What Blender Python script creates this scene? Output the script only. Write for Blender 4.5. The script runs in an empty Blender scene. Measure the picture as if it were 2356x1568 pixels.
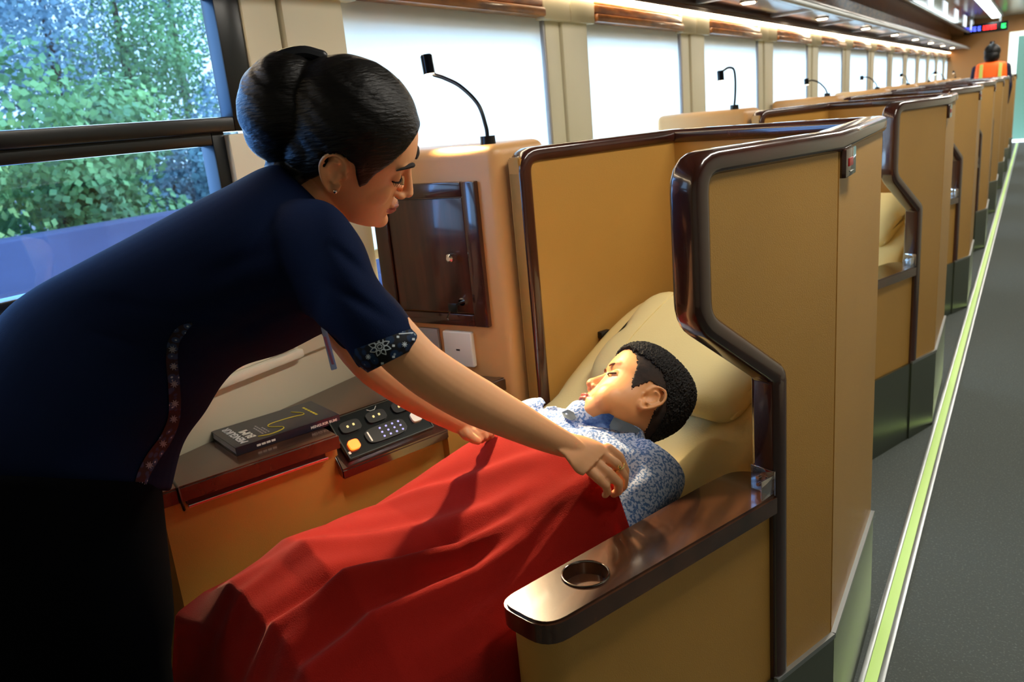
import bpy, bmesh, math, random
import numpy as np
from mathutils import Vector, Matrix
from mathutils.bvhtree import BVHTree
random.seed(7); np.random.seed(7)
SC = bpy.context.scene
COL = SC.collection

# ------------------------------------------------------------------ camera
RC = Matrix(((0.8455221, 0.0675493, -0.5296503), (0.5261554, -0.2741820, 0.8049750), (-0.0908451, -0.9593025, -0.2673684)))
FPX = 1850.8; CAMZ = 1.36
cam = bpy.data.cameras.new('camera'); camo = bpy.data.objects.new('camera', cam); COL.objects.link(camo)
cam.sensor_width = 36.0; cam.lens = 36.0 * FPX / 2356.0
right = RC.col[0]; down = RC.col[1]; fwd = RC.col[2]
M = Matrix((right, -down, -fwd)).transposed().to_4x4(); M.translation = Vector((0, 0, CAMZ))
camo.matrix_world = M
cam.dof.use_dof = True; cam.dof.focus_distance = 1.42; cam.dof.aperture_fstop = 6.5
cam.clip_start = 0.02; cam.clip_end = 300
SC.camera = camo

# ------------------------------------------------------------------ view, world, lights
SC.view_settings.view_transform = 'Standard'; SC.view_settings.look = 'None'
SC.view_settings.exposure = 0.25; SC.view_settings.gamma = 1.0
SC.view_settings.use_curve_mapping = False
W = bpy.data.worlds.new('overcast_sky'); SC.world = W; W.use_nodes = True
bg = W.node_tree.nodes['Background']; bg.inputs[0].default_value = (0.80, 0.89, 1.0, 1); bg.inputs[1].default_value = 2.9

def area(name, loc, size, energy, color, rot=(0, 0, 0), spread=None):
    l = bpy.data.lights.new(name, 'AREA'); l.shape = 'RECTANGLE'; l.size, l.size_y = size
    l.energy = energy; l.color = color
    if spread: l.spread = spread
    o = bpy.data.objects.new(name, l); COL.objects.link(o); o.location = loc; o.rotation_euler = rot
    return o
PI = math.pi
# daylight arriving through the window bays (outside the glass, shining inwards)
area('daylight_open_window', (-1.95, 0.70, 1.42), (1.3, 0.8), 17, (0.26, 0.52, 1.0), (0, -PI/2 + 0.2, 0))
area('daylight_windows', (-2.5, 10.2, 1.30), (1.7, 17.4), 900, (1.0, 0.98, 0.95), (0, -PI/2, 0))
# aisle ceiling fittings
for k in range(7):
    area('ceiling_lamp_light', (0.05, 1.7 + 2.6 * k, 2.26), (0.14, 1.6), 23, (1.0, 0.93, 0.82))

# ------------------------------------------------------------------ helpers
TH = math.radians(20); CT, ST = math.cos(TH), math.sin(TH)
def L(l, s, z): return Vector((l * CT + s * ST, -l * ST + s * CT, z))          # pod frame -> place
def toL(p): return (p[0] * CT - p[1] * ST, p[0] * ST + p[1] * CT, p[2])
def at(px, py, d):                                                              # measured photo point at a depth
    return RC @ Vector(((px - 1178) / FPX * d, (py - 784) / FPX * d, d)) + Vector((0, 0, CAMZ))

def hexc(h, a=1.0):
    h = h.lstrip('#'); r = [int(h[i:i+2], 16) / 255 for i in (0, 2, 4)]
    return tuple(c / 12.92 if c <= .04045 else ((c + .055) / 1.055) ** 2.4 for c in r) + (a,)

def mat(name, color, rough=0.5, metal=0.0, coat=0.0, bump=0.0, bscale=200.0, var=0.0, vscale=8.0, emit=None, estr=0, spec=0.5, sheen=0, sss=0, trans=0, vstretch=None, c2=None):
    m = bpy.data.materials.new(name); m.use_nodes = True; nt = m.node_tree; b = nt.nodes['Principled BSDF']
    c = hexc(color) if isinstance(color, str) else color
    b.inputs['Base Color'].default_value = c; b.inputs['Roughness'].default_value = rough
    b.inputs['Metallic'].default_value = metal; b.inputs['Coat Weight'].default_value = coat
    b.inputs['Coat Roughness'].default_value = 0.08; b.inputs['Specular IOR Level'].default_value = spec
    b.inputs['Sheen Weight'].default_value = sheen
    if sss:
        b.inputs['Subsurface Weight'].default_value = sss; b.inputs['Subsurface Radius'].default_value = (0.012, 0.004, 0.002); b.inputs['Subsurface Scale'].default_value = 1.0
    if trans: b.inputs['Transmission Weight'].default_value = trans
    tc = nt.nodes.new('ShaderNodeTexCoord')
    src = tc.outputs['Object']
    if vstretch:
        mp = nt.nodes.new('ShaderNodeMapping'); mp.inputs['Scale'].default_value = vstretch; nt.links.new(src, mp.inputs[0]); src = mp.outputs[0]
    if var or c2:
        n = nt.nodes.new('ShaderNodeTexNoise'); n.inputs['Scale'].default_value = vscale; n.inputs['Detail'].default_value = 6; nt.links.new(src, n.inputs['Vector'])
        r = nt.nodes.new('ShaderNodeValToRGB'); r.color_ramp.elements[0].position = 0.35; r.color_ramp.elements[1].position = 0.65
        d = hexc(c2) if c2 else tuple(min(1, x * (1 + var)) for x in c[:3]) + (1,)
        e = c if c2 else tuple(x * (1 - var) for x in c[:3]) + (1,)
        r.color_ramp.elements[0].color = e; r.color_ramp.elements[1].color = d
        nt.links.new(n.outputs['Fac'], r.inputs[0]); nt.links.new(r.outputs[0], b.inputs['Base Color'])
    if bump:
        n = nt.nodes.new('ShaderNodeTexNoise'); n.inputs['Scale'].default_value = bscale; n.inputs['Detail'].default_value = 3; nt.links.new(src, n.inputs['Vector'])
        bp = nt.nodes.new('ShaderNodeBump'); bp.inputs['Strength'].default_value = bump; bp.inputs['Distance'].default_value = 0.002
        nt.links.new(n.outputs['Fac'], bp.inputs['Height']); nt.links.new(bp.outputs[0], b.inputs['Normal'])
    if emit:
        b.inputs['Emission Color'].default_value = hexc(emit) if isinstance(emit, str) else emit; b.inputs['Emission Strength'].default_value = estr
    return m

MT = {}
MT['tan'] = mat('tan_leather', '#b88a42', 0.42, bump=0.25, bscale=500, var=0.04, vscale=3)
MT['tan2'] = mat('apricot_leather', '#d3a066', 0.38, bump=0.2, bscale=500)
MT['wood'] = mat('dark_lacquered_wood', '#2c120b', 0.22, coat=0.8, c2='#45221a', vscale=4, vstretch=(1, 1, 0.15) if 0 else (3, 3, 0.6))
MT['woodtop'] = mat('brown_lacquered_wood', '#2a150c', 0.25, coat=0.7, c2='#55331f', vscale=3, vstretch=(9, 1.6, 3))
MT['door'] = mat('wood_door_veneer', '#33180f', 0.3, coat=0.5, c2='#4d281b', vscale=5, vstretch=(8, 8, 0.7))
MT['burl'] = mat('burl_veneer', '#7a4316', 0.3, coat=0.4, c2='#c07a34', vscale=9, vstretch=(1, 1, 4))
MT['steel'] = mat('brushed_steel', '#84897c', 0.3, metal=1.0, bump=0.1, bscale=60)
MT['chrome'] = mat('chrome', '#d8d8d8', 0.12, metal=1.0)
MT['cream'] = mat('cream_leather', '#ecd694', 0.4, bump=0.2, bscale=300, var=0.03, vscale=5)
MT['beige'] = mat('beige_wall_panel', '#d8d2b8', 0.5)
MT['beige2'] = mat('pale_beige_panel', '#e8e2ce', 0.45)
MT['black'] = mat('black_plastic', '#0b0b0c', 0.3)
MT['blackm'] = mat('black_window_frame', '#06080c', 0.3)
MT['white'] = mat('white_plastic', '#f1efe9', 0.35)
MT['grey'] = mat('grey_plastic', '#9a9aa0', 0.4)
MT['carpet'] = mat('dark_grey_carpet', '#2b302e', 0.95, bump=1.0, bscale=260, c2='#7c8280', vscale=170, spec=0.1)
_r = [n for n in MT['carpet'].node_tree.nodes if n.type == 'VALTORGB'][0]; _r.color_ramp.elements[0].position = .56; _r.color_ramp.elements[1].position = .74; _r.color_ramp.elements[0].color = hexc('#5a605e')
MT['glow'] = mat('photoluminescent_strip', '#c8e88e', 0.5, emit='#b4e070', estr=0.25)
MT['alu'] = mat('aluminium', '#a8adad', 0.35, metal=0.9)
MT['ceil'] = mat('grey_ceiling_panel', '#7d8276', 0.25, metal=0.35)
MT['led'] = mat('warm_led', '#fff2dc', 0.5, emit='#ffe6c0', estr=13)
MT['tube'] = mat('cool_tube', '#ffffff', 0.5, emit='#eafcff', estr=6)
MT['navy'] = mat('navy_cloth', '#081634', 0.85, spec=0.1, bump=0.3, bscale=700)
MT['skirt'] = mat('black_skirt_cloth', '#030408', 0.95, spec=0.05)
MT['hairw'] = mat('dark_hair', '#070504', 0.45, spec=0.25)
MT['skinw'] = mat('woman_skin', '#eaac7c', 0.52, sss=0.15, var=0.04, vscale=12)
MT['skinb'] = mat('boy_skin', '#e8a468', 0.5, sss=0.15, var=0.04, vscale=12)
MT['lipw'] = mat('woman_lips', '#a8584a', 0.4)
MT['lipb'] = mat('boy_lips', '#c4685a', 0.4)
MT['brow'] = mat('brow_hair', '#1a0f0b', 0.8)
MT['gold'] = mat('gold', '#e8cf8a', 0.2, metal=1.0)
MT['blanket'] = mat('red_fleece', '#b82218', 0.85, sheen=0.12, bump=0.35, bscale=500, spec=0.15)
MT['shade'] = None
def add_streaks(m, scale=(60, 60, 4), s=.5):
    nt = m.node_tree; b = nt.nodes['Principled BSDF']; tc = nt.nodes.new('ShaderNodeTexCoord'); mp = nt.nodes.new('ShaderNodeMapping'); mp.inputs['Scale'].default_value = scale
    n = nt.nodes.new('ShaderNodeTexNoise'); n.inputs['Scale'].default_value = 4; n.inputs['Detail'].default_value = 4; bp = nt.nodes.new('ShaderNodeBump'); bp.inputs['Strength'].default_value = s; bp.inputs['Distance'].default_value = 0.004
    nt.links.new(tc.outputs['Object'], mp.inputs[0]); nt.links.new(mp.outputs[0], n.inputs['Vector']); nt.links.new(n.outputs['Fac'], bp.inputs['Height']); nt.links.new(bp.outputs[0], b.inputs['Normal'])
add_streaks(MT['hairw'], (14, 14, 60), .6)

# translucent roller shade cloth
m = bpy.data.materials.new('white_shade_cloth'); m.use_nodes = True; nt = m.node_tree; nt.nodes.clear()
out = nt.nodes.new('ShaderNodeOutputMaterial'); mx = nt.nodes.new('ShaderNodeMixShader'); di = nt.nodes.new('ShaderNodeBsdfDiffuse'); tr = nt.nodes.new('ShaderNodeBsdfTranslucent')
di.inputs[0].default_value = (.85, .85, .83, 1); tr.inputs[0].default_value = (.95, .95, .93, 1); mx.inputs[0].default_value = .6
nt.links.new(di.outputs[0], mx.inputs[1]); nt.links.new(tr.outputs[0], mx.inputs[2]); nt.links.new(mx.outputs[0], out.inputs[0]); MT['shade'] = m
# thin glass pane
m = bpy.data.materials.new('window_glass'); m.use_nodes = True; nt = m.node_tree; nt.nodes.clear()
out = nt.nodes.new('ShaderNodeOutputMaterial'); mx = nt.nodes.new('ShaderNodeMixShader'); tp = nt.nodes.new('ShaderNodeBsdfTransparent'); gl = nt.nodes.new('ShaderNodeBsdfGlossy')
tp.inputs[0].default_value = (.66, .84, 1, 1); gl.inputs['Roughness'].default_value = 0.02; mx.inputs[0].default_value = .06
nt.links.new(tp.outputs[0], mx.inputs[1]); nt.links.new(gl.outputs[0], mx.inputs[2]); nt.links.new(mx.outputs[0], out.inputs[0]); MT['glass'] = m
m = m.copy(); m.name = 'clear_plastic'; m.node_tree.nodes['Mix Shader'].inputs[0].default_value = .45; m.node_tree.nodes['Transparent BSDF'].inputs[0].default_value = (.9, .9, .92, 1); MT['clear'] = m

def link(name, bm, m, parent=None, smooth=True, sharp=35):
    bmesh.ops.recalc_face_normals(bm, faces=bm.faces[:])
    me = bpy.data.meshes.new(name)
    if parent is not None:
        bmesh.ops.translate(bm, verts=bm.verts[:], vec=-ROOTPOS[parent.name])
    bm.to_mesh(me); bm.free()
    ms = m if isinstance(m, (list, tuple)) else [m]
    for x in ms: me.materials.append(MT[x] if isinstance(x, str) else x)
    if smooth:
        me.shade_smooth()
        try: me.set_sharp_from_angle(angle=math.radians(sharp))
        except Exception: pass
    o = bpy.data.objects.new(name, me); COL.objects.link(o)
    if parent is not None: o.parent = parent; ROOTPOS[o.name] = ROOTPOS[parent.name]
    else: ROOTPOS[o.name] = Vector((0, 0, 0))
    return o
ROOTPOS = {}
def tag(o, label=None, cat=None, group=None, kind=None):
    if label: o['label'] = label
    if cat: o['category'] = cat
    if group: o['group'] = group
    if kind: o['kind'] = kind
    return o
def thing(name, loc, label, cat, group=None):
    o = bpy.data.objects.new(name, None); COL.objects.link(o); o.location = loc; o.empty_display_size = .05
    ROOTPOS[o.name] = Vector(loc); return tag(o, label, cat, group)
def struct(name, bm, m, **k): return tag(link(name, bm, m, **k), kind='structure')
def copy_tree(o, off=None, parent=None):
    c = o.copy(); COL.objects.link(c); c.parent = parent
    if off is not None: c.location = Vector(o.location) + Vector(off)
    for ch in o.children: copy_tree(ch, None, c)
    return c

def box(bm, lo, hi, bev=0.0, seg=2, frame=None):
    """axis box between corners; frame: function mapping local (a,b,c) to the place"""
    g = bmesh.ops.create_cube(bm, size=1); vs = g['verts']
    for v in vs:
        v.co = Vector([lo[i] + (v.co[i] + .5) * (hi[i] - lo[i]) for i in range(3)])
    if bev:
        es = list({e for v in vs for e in v.link_edges})
        r = bmesh.ops.bevel(bm, geom=es, offset=bev, segments=seg, affect='EDGES', profile=.5)
        vs = list({v for f in r['faces'] for v in f.verts} | {v for v in vs if v.is_valid})
        # all verts of this island
        seen = set(vs); st = list(vs)
        while st:
            v = st.pop()
            for e in v.link_edges:
                w = e.other_vert(v)
                if w not in seen: seen.add(w); st.append(w)
        vs = list(seen)
    if frame:
        for v in vs: v.co = frame(*v.co)
    return vs
def prism(bm, poly, z0, z1, bev=0, top_only=False):
    """vertical prism from plan polygon"""
    vs = [bm.verts.new((p[0], p[1], z0)) for p in poly]; f = bm.faces.new(vs)
    r = bmesh.ops.extrude_face_region(bm, geom=[f]); nv = [e for e in r['geom'] if isinstance(e, bmesh.types.BMVert)]
    for v in nv: v.co.z = z1
    if bev:
        es = {e for v in nv for e in v.link_edges if all(w in nv for w in e.verts)}
        bmesh.ops.bevel(bm, geom=list(es), offset=bev, segments=3, affect='EDGES')
def slab(bm, pts, vec, bev=0):
    """extrude an arbitrary planar polygon along vec"""
    vs = [bm.verts.new(p) for p in pts]; f = bm.faces.new(vs)
    r = bmesh.ops.extrude_face_region(bm, geom=[f]); nv = [e for e in r['geom'] if isinstance(e, bmesh.types.BMVert)]
    for v in nv: v.co += Vector(vec)
    if bev:
        es = list({e for v in nv + vs for e in v.link_edges})
        bmesh.ops.bevel(bm, geom=es, offset=bev, segments=2, affect='EDGES')
def cyl(bm, a, b, r, r2=None, n=20, bev=0):
    a, b = Vector(a), Vector(b); r2 = r if r2 is None else r2
    d = b - a; q = d.to_track_quat('Z', 'Y').to_matrix().to_4x4(); q.translation = (a + b) / 2
    g = bmesh.ops.create_cone(bm, cap_ends=True, segments=n, radius1=r, radius2=r2, depth=d.length, matrix=q)
    return g['verts']
def tube(bm, pts, rad, n=12, flat=None, cap=True):
    """rounded tube along pts; rad per point; flat=(axis Vector, factor)"""
    pts = [Vector(p) for p in pts]; rad = rad if isinstance(rad, (list, tuple)) else [rad] * len(pts)
    if cap:
        d0 = (pts[0] - pts[1]).normalized(); d1 = (pts[-1] - pts[-2]).normalized(); r0, r1 = rad[0], rad[-1]
        A = [(pts[0] + d0 * r0 * k, r0 * q) for k, q in ((.95, .3), (.75, .66), (.4, .92))]
        B = [(pts[-1] + d1 * r1 * k, r1 * q) for k, q in ((.4, .92), (.75, .66), (.95, .3))]
        pts = [a[0] for a in A] + pts + [b[0] for b in B]; rad = [a[1] for a in A] + list(rad) + [b[1] for b in B]
    rings = []; prev = None
    for i, p in enumerate(pts):
        t = (pts[min(i + 1, len(pts) - 1)] - pts[max(i - 1, 0)]).normalized()
        if prev is None:
            u = t.orthogonal().normalized()
        else:
            u = (prev - t * prev.dot(t)).normalized()
        prev = u; v = t.cross(u); ring = []
        for k in range(n):
            a = 2 * PI * k / n; off = (u * math.cos(a) + v * math.sin(a)) * rad[i]
            if flat: off = off - flat[0] * off.dot(flat[0]) * (1 - flat[1])
            ring.append(bm.verts.new(p + off))
        rings.append(ring)
    for a, b in zip(rings, rings[1:]):
        for k in range(n): bm.faces.new((a[k], a[(k + 1) % n], b[(k + 1) % n], b[k]))
    bm.faces.new(list(reversed(rings[0]))); bm.faces.new(rings[-1])
def curve_pts(pts, sub=6):
    """catmull-rom"""
    pts = [Vector(p) for p in pts]; P = [pts[0] * 2 - pts[1]] + pts + [pts[-1] * 2 - pts[-2]]; out = []
    for i in range(1, len(P) - 2):
        for k in range(sub):
            t = k / sub
            out.append(.5 * ((2 * P[i]) + (-P[i-1] + P[i+1]) * t + (2 * P[i-1] - 5 * P[i] + 4 * P[i+1] - P[i+2]) * t * t + (-P[i-1] + 3 * P[i] - 3 * P[i+1] + P[i+2]) * t ** 3))
    out.append(pts[-1]); return out
def loft(bm, secs, n=40, ex=2.0, sub=4, cap=True):
    """secs: (centre, axis_a, axis_b) ellipses, smoothly interpolated"""
    C = curve_pts([s[0] for s in secs], sub); A = curve_pts([s[1] for s in secs], sub); B = curve_pts([s[2] for s in secs], sub)
    rings = []
    for c, a, b in zip(C, A, B):
        ring = []
        for k in range(n):
            t = 2 * PI * k / n; ca, sa = math.cos(t), math.sin(t)
            ring.append(bm.verts.new(c + a * math.copysign(abs(ca) ** (2 / ex), ca) + b * math.copysign(abs(sa) ** (2 / ex), sa)))
        rings.append(ring)
    for x, y in zip(rings, rings[1:]):
        for k in range(n): bm.faces.new((x[k], x[(k + 1) % n], y[(k + 1) % n], y[k]))
    if cap: bm.faces.new(list(reversed(rings[0]))); bm.faces.new(rings[-1])
    return rings
def ell(bm, c, ax, ay, az, n=24):
    g = bmesh.ops.create_uvsphere(bm, u_segments=n, v_segments=n // 2, radius=1)
    for v in g['verts']: v.co = Vector(c) + Vector(ax) * v.co.x + Vector(ay) * v.co.y + Vector(az) * v.co.z
def fuse(bm, voxel, smooth=4, f=.5):
    """union of overlapping closed shapes as one continuous surface"""
    me = bpy.data.meshes.new('tmp'); bm.to_mesh(me); bm.free(); o = bpy.data.objects.new('tmp', me); COL.objects.link(o)
    r = o.modifiers.new('r', 'REMESH'); r.mode = 'VOXEL'; r.voxel_size = voxel
    if smooth: s = o.modifiers.new('s', 'SMOOTH'); s.iterations = smooth; s.factor = f
    dg = bpy.context.evaluated_depsgraph_get(); dg.update(); e = o.evaluated_get(dg); me2 = bpy.data.meshes.new_from_object(e, depsgraph=dg)
    b2 = bmesh.new(); b2.from_mesh(me2); bpy.data.objects.remove(o); bpy.data.meshes.remove(me); bpy.data.meshes.remove(me2)
    return b2
def displace(bm, fn):
    for v in bm.verts: v.co = fn(v.co)
def text_bm(s, size, frame, depth=.0006, bold=0.0):
    cu = bpy.data.curves.new('t', 'FONT'); cu.body = s; cu.size = size; cu.extrude = depth / 2; cu.resolution_u = 2; cu.offset = bold
    o = bpy.data.objects.new('t', cu); COL.objects.link(o); dg = bpy.context.evaluated_depsgraph_get(); me = bpy.data.meshes.new_from_object(o.evaluated_get(dg))
    bm = bmesh.new(); bm.from_mesh(me); bpy.data.objects.remove(o); bpy.data.meshes.remove(me); bmesh.ops.transform(bm, matrix=frame, verts=bm.verts[:]); return bm
def merge(bm, other):
    me = bpy.data.meshes.new('m'); other.to_mesh(me); other.free(); bm.from_mesh(me); bpy.data.meshes.remove(me)
def N(n=0): return bmesh.new()

# ================================================================== SETTING
WX = -1.50; YE = 18.6; PITCH = 1.987; WP = 1.355
b = N(); box(b, (-1.62, -1.6, -.06), (1.75, YE + .1, 0)); struct('floor', b, 'carpet')
b = N(); box(b, (-1.62, -1.6, 2.32), (1.75, YE + .1, 2.38)); struct('ceiling', b, 'ceil')
b = N(); box(b, (1.65, -1.6, 0), (1.75, YE, 2.35)); struct('wall_right', b, 'beige')
b = N(); box(b, (-1.62, -1.7, 0), (1.75, -1.6, 2.35)); struct('wall_near', b, 'beige')
# window wall with holes
cent = [1.465 + WP * k for k in range(14)]               # pillar centres
b = N(); box(b, (-1.60, -1.6, 0), (-1.52, YE, .86)); box(b, (-1.60, -1.6, 1.70), (-1.52, YE, 2.35)); box(b, (-1.60, -1.6, 1.62), (-1.52, .15, 1.70)); box(b, (-1.60, 1.335, 1.62), (-1.52, YE, 1.70)); box(b, (-1.60, -1.6, .86), (-1.52, .15, 1.62))
for c in cent: box(b, (-1.60, c - .13, .86), (-1.52, min(c + .13, YE), 1.62))
struct('wall_left', b, 'beige')
# lower wall skin with ledge
b = N(); box(b, (-1.525, -1.6, 0), (-1.50, YE, .84)); struct('trim_1', b, 'beige')
b = N(); box(b, (-1.53, .15, .84), (-1.475, 1.315, .862), .006); struct('trim_2', b, 'beige2')
# end wall
b = N(); box(b, (-1.6, YE, 0), (-.47, YE + .1, 2.35)); box(b, (.35, YE, 0), (1.75, YE + .1, 2.35)); box(b, (-.47, YE, 2.02), (.35, YE + .1, 2.35)); struct('wall_end', b, mat('warm_wood_wall', '#a9743c', .4))
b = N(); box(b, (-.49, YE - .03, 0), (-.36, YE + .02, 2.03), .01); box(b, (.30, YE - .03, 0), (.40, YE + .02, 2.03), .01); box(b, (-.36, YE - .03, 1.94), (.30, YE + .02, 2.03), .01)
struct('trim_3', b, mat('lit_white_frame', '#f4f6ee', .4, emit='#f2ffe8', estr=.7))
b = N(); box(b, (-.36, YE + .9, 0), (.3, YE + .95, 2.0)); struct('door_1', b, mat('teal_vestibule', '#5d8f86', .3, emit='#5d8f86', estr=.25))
# pillars
for i, c in enumerate(cent):
    b = N(); box(b, (-1.53, c - .155, .84), (-1.487, c - .052, 1.70), .006); box(b, (-1.53, c - .046, .84), (-1.477, c + .155, 1.70), .006)
    box(b, (-1.53, c - .20, 1.675), (-1.462, c - .003, 1.764), .006); box(b, (-1.53, c + .003, 1.675), (-1.462, c + .20, 1.764), .006)
    struct('trim_%d' % (4 + i), b, 'beige')
# open window of two sashes (window_1) and glass panes for all bays
b = N()
def ringbox(b, y0, y1, z0, z1, w, x0, x1, bev=.004, wr=None, wb=None):
    wr = wr or w; wb = wb or w
    box(b, (x0, y0, z0), (x1, y0 + w, z1), bev); box(b, (x0, y1 - wr, z0), (x1, y1, z1), bev); box(b, (x0, y0 + w, z1 - w), (x1, y1 - wr, z1), bev); box(b, (x0, y0 + w, z0), (x1, y1 - wr, z0 + wb), bev)
ringbox(b, .16, 1.308, 1.385, 1.72, .06, -1.535, -1.492, wr=.068, wb=.032)
ringbox(b, .16, 1.218, 1.10, 1.388, .03, -1.55, -1.505, wr=.034)
w1 = struct('window_1', b, 'blackm')
b = N(); box(b, (-1.556, .2, 1.39), (-1.552, 1.26, 1.69)); box(b, (-1.556, .19, .9), (-1.552, 1.19, 1.37)); g = link('glass_pane', b, 'glass', w1); 
b = N(); box(b, (-1.545, .16, 1.075), (-1.46, 1.30, 1.098), .003); link('sill_strip', b, 'white', w1)
b = N(); box(b, (-1.545, .16, 1.04), (-1.455, 1.30, 1.075), .003); link('maroon_rail', b, mat('maroon_rail', '#7a3a4a', .4), w1)
b = N(); box(b, (-1.53, 1.218, .862), (-1.49, 1.315, 1.379), .004); box(b, (-1.53, .16, .862), (-1.49, 1.30, 1.04), .004); link('reveal_panel', b, 'beige2', w1)
for k in range(13):
    y0, y1 = cent[k] + .13, cent[k + 1] - .13 if k < 13 else YE
    b = N(); ringbox(b, y0, y1, .86, 1.62, .02, -1.585, -1.565, .0); w = struct('window_%d' % (k + 2), b, 'blackm')
    b = N(); box(b, (-1.577, y0 + .02, .88), (-1.573, y1 - .02, 1.60)); link('glass_pane', b, 'glass', w)
# roller blinds
ords = ['nearest', 'second', 'third', 'fourth', 'fifth', 'sixth', 'seventh', 'eighth', 'ninth', 'tenth', 'eleventh', 'twelfth', 'thirteenth']
def make_blind(c0, c1):
    y0, y1 = c0 + .155, c1 - .155; ym = (y0 + y1) / 2
    t = thing('roller_blind', (WX, ym, 1.0), '', 'blind', 'roller blinds along the window wall')
    b = N(); box(b, (-1.502, y0 + .012, 1.045), (-1.499, y1 - .02, 1.78)); link('shade', b, 'shade', t)
    b = N(); box(b, (-1.508, y0 + .01, 1.02), (-1.49, y1 - .018, 1.047), .004); link('hem_bar', b, 'beige2', t)
    b = N(); y0p, y1p = c0 + .203, c1 - .203
    box(b, (-1.50, y0p, 1.682), (-1.45, y1p, 1.713), .008); box(b, (-1.50, y0p, 1.715), (-1.462, y1p, 1.748), .007); box(b, (-1.50, y0p, 1.75), (-1.478, y1p, 1.765), .004)
    link('pelmet', b, 'burl', t)
    b = N(); box(b, (-1.515, y1 - .016, .87), (-1.488, y1 - .004, 1.69), .001); link('side_channel', b, 'grey', t)
    return t
bl = make_blind(cent[0], cent[1])
for k in range(13):
    o = bl if k == 0 else copy_tree(bl, (0, WP * k, 0))
    o['label'] = 'glowing white roller blind with burl pelmet, ' + ords[k] + ' one beyond the open window'

# LED strip, luggage rack, cornice
b = N(); box(b, (-1.478, -.4, 1.766), (-1.448, YE - .02, 1.784), .004); ls = link('led_strip_light', b, 'led'); tag(ls, 'long glowing warm white light strip above all the blinds', 'light')
t = thing('luggage_rack', (-1.3, 8, 1.85), 'long overhead luggage rack with metal rails above the windows', 'luggage rack')
b = N(); box(b, (-1.52, -.4, 1.825), (-1.13, YE - .02, 1.855), .004); box(b, (-1.525, -.4, 1.785), (-1.436, YE - .02, 1.80), .002); box(b, (-1.440, -.4, 1.776), (-1.436, YE - .02, 1.79), .001); link('rack_shelf_and_led_baffle', b, mat('rack_underside_wood', '#3a1c10', .3, coat=.3, c2='#6a3c1c', vscale=1.3, vstretch=(1, 2, 1)), t)  # channel and lip over the LED strip are added to block its upward light
b = N(); box(b, (-1.15, -.4, 1.80), (-1.115, YE - .02, 1.835), .01, 3); link('front_rail', b, 'alu', t)
for k in range(14):
    c = cent[k] - .1
    b = N(); slab(b, [(-1.43, c, 1.826), (-1.16, c, 1.826), (-1.16, c, 1.812), (-1.43, c, 1.806)], (0, .05, 0), .003); link('bracket', b, 'alu', t)
b = N(); slab(b, [(-1.52, -.4, 1.86), (-1.52, -.4, 2.32), (-1.10, -.4, 2.32), (-1.42, -.4, 2.1)], (0, YE + .3, 0)); struct('trim_18', b, 'burl')
b = N(); box(b, (-1.12, -.4, 2.055), (-1.06, YE - .02, 2.085), .008); struct('trim_19', b, 'alu')
b = N(); box(b, (-1.42, -.4, 2.06), (-1.06, YE - .02, 2.32), .0)
struct('trim_20', b, mat('mirror_ceiling_coving', '#6a6658', .12, metal=.8))
for k in range(9):
    y = 3.4 + 1.75 * k  # pale bright rectangles on the coving, drawn as thin glowing panels
    b = N(); box(b, (-1.058, y, 2.10), (-1.05, y + .55, 2.27), .003); tag(link('coving_panel', b, mat('coving_panel_glow', '#dfe8f0', .4, emit='#dfe9f4', estr=.9) if k == 0 else bpy.data.materials['coving_panel_glow']),
        'pale glowing rectangular panel on the ceiling coving, %s along the coach' % ords[k], 'light', 'glowing coving panels')
for k in range(9):
    y = 2.7 + 1.75 * k
    t = thing('downlight', (-1.28, y, 1.82), 'small round warm downlight under the luggage rack, %s along the coach' % ords[k], 'light', 'downlights under the rack')
    b = N(); cyl(b, (-1.28, y, 1.812), (-1.28, y, 1.826), .045); link('bezel', b, 'chrome', t)
    b = N(); cyl(b, (-1.28, y, 1.806), (-1.28, y, 1.813), .032); link('lens', b, 'led', t)
for k in range(3):
    t = thing('ceiling_light', (-.69, 13.2 + 2.0 * k - 1.2, 2.3), 'bright white fluorescent ceiling light, %s toward the end wall' % ords[k], 'light', 'ceiling tube lights')
    y = 11.9 + 2.05 * k
    b = N(); box(b, (-.79, y, 2.295), (-.59, y + 2.0, 2.319), .004); link('housing', b, 'alu', t)
    b = N(); box(b, (-.765, y + .03, 2.28), (-.615, y + 1.97, 2.297), .006); link('diffuser', b, 'tube', t)
# LED information display
t = thing('information_display', (-.83, 17.5, 2.05), 'black LED information display with blue, red and green characters over the aisle end', 'display')
b = N(); box(b, (-1.17, 17.5, 2.03), (-.49, 17.6, 2.19), .005); link('casing', b, 'black', t)
for col, cells in (('#4a5cff', (-1.13, -1.08, -1.02, -.95)), ('#ff2020', (-.87, -.82, -.76, -.71)), ('#20d060', (-.59, -.565))):
    mm = mat('display_' + col[1:], col, .5, emit=col, estr=5)
    for cx_ in cells:       # glowing dot characters, unreadable at this distance
        b = N()
        for dx_, dz_ in ((0, 0), (.014, 0), (.028, 0), (0, .02), (.028, .02), (.014, .04), (.028, .06), (0, .06), (0, .04)): box(b, (cx_ + dx_, 17.494, 2.075 + dz_), (cx_ + dx_ + .011, 17.5, 2.088 + dz_))
        link('character', b, mm, t, smooth=False)
for hx in (-1.06, -.63):
    b = N(); box(b, (hx, 17.52, 2.18), (hx + .03, 17.55, 2.32)); link('hanger', b, 'alu', t)

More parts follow.
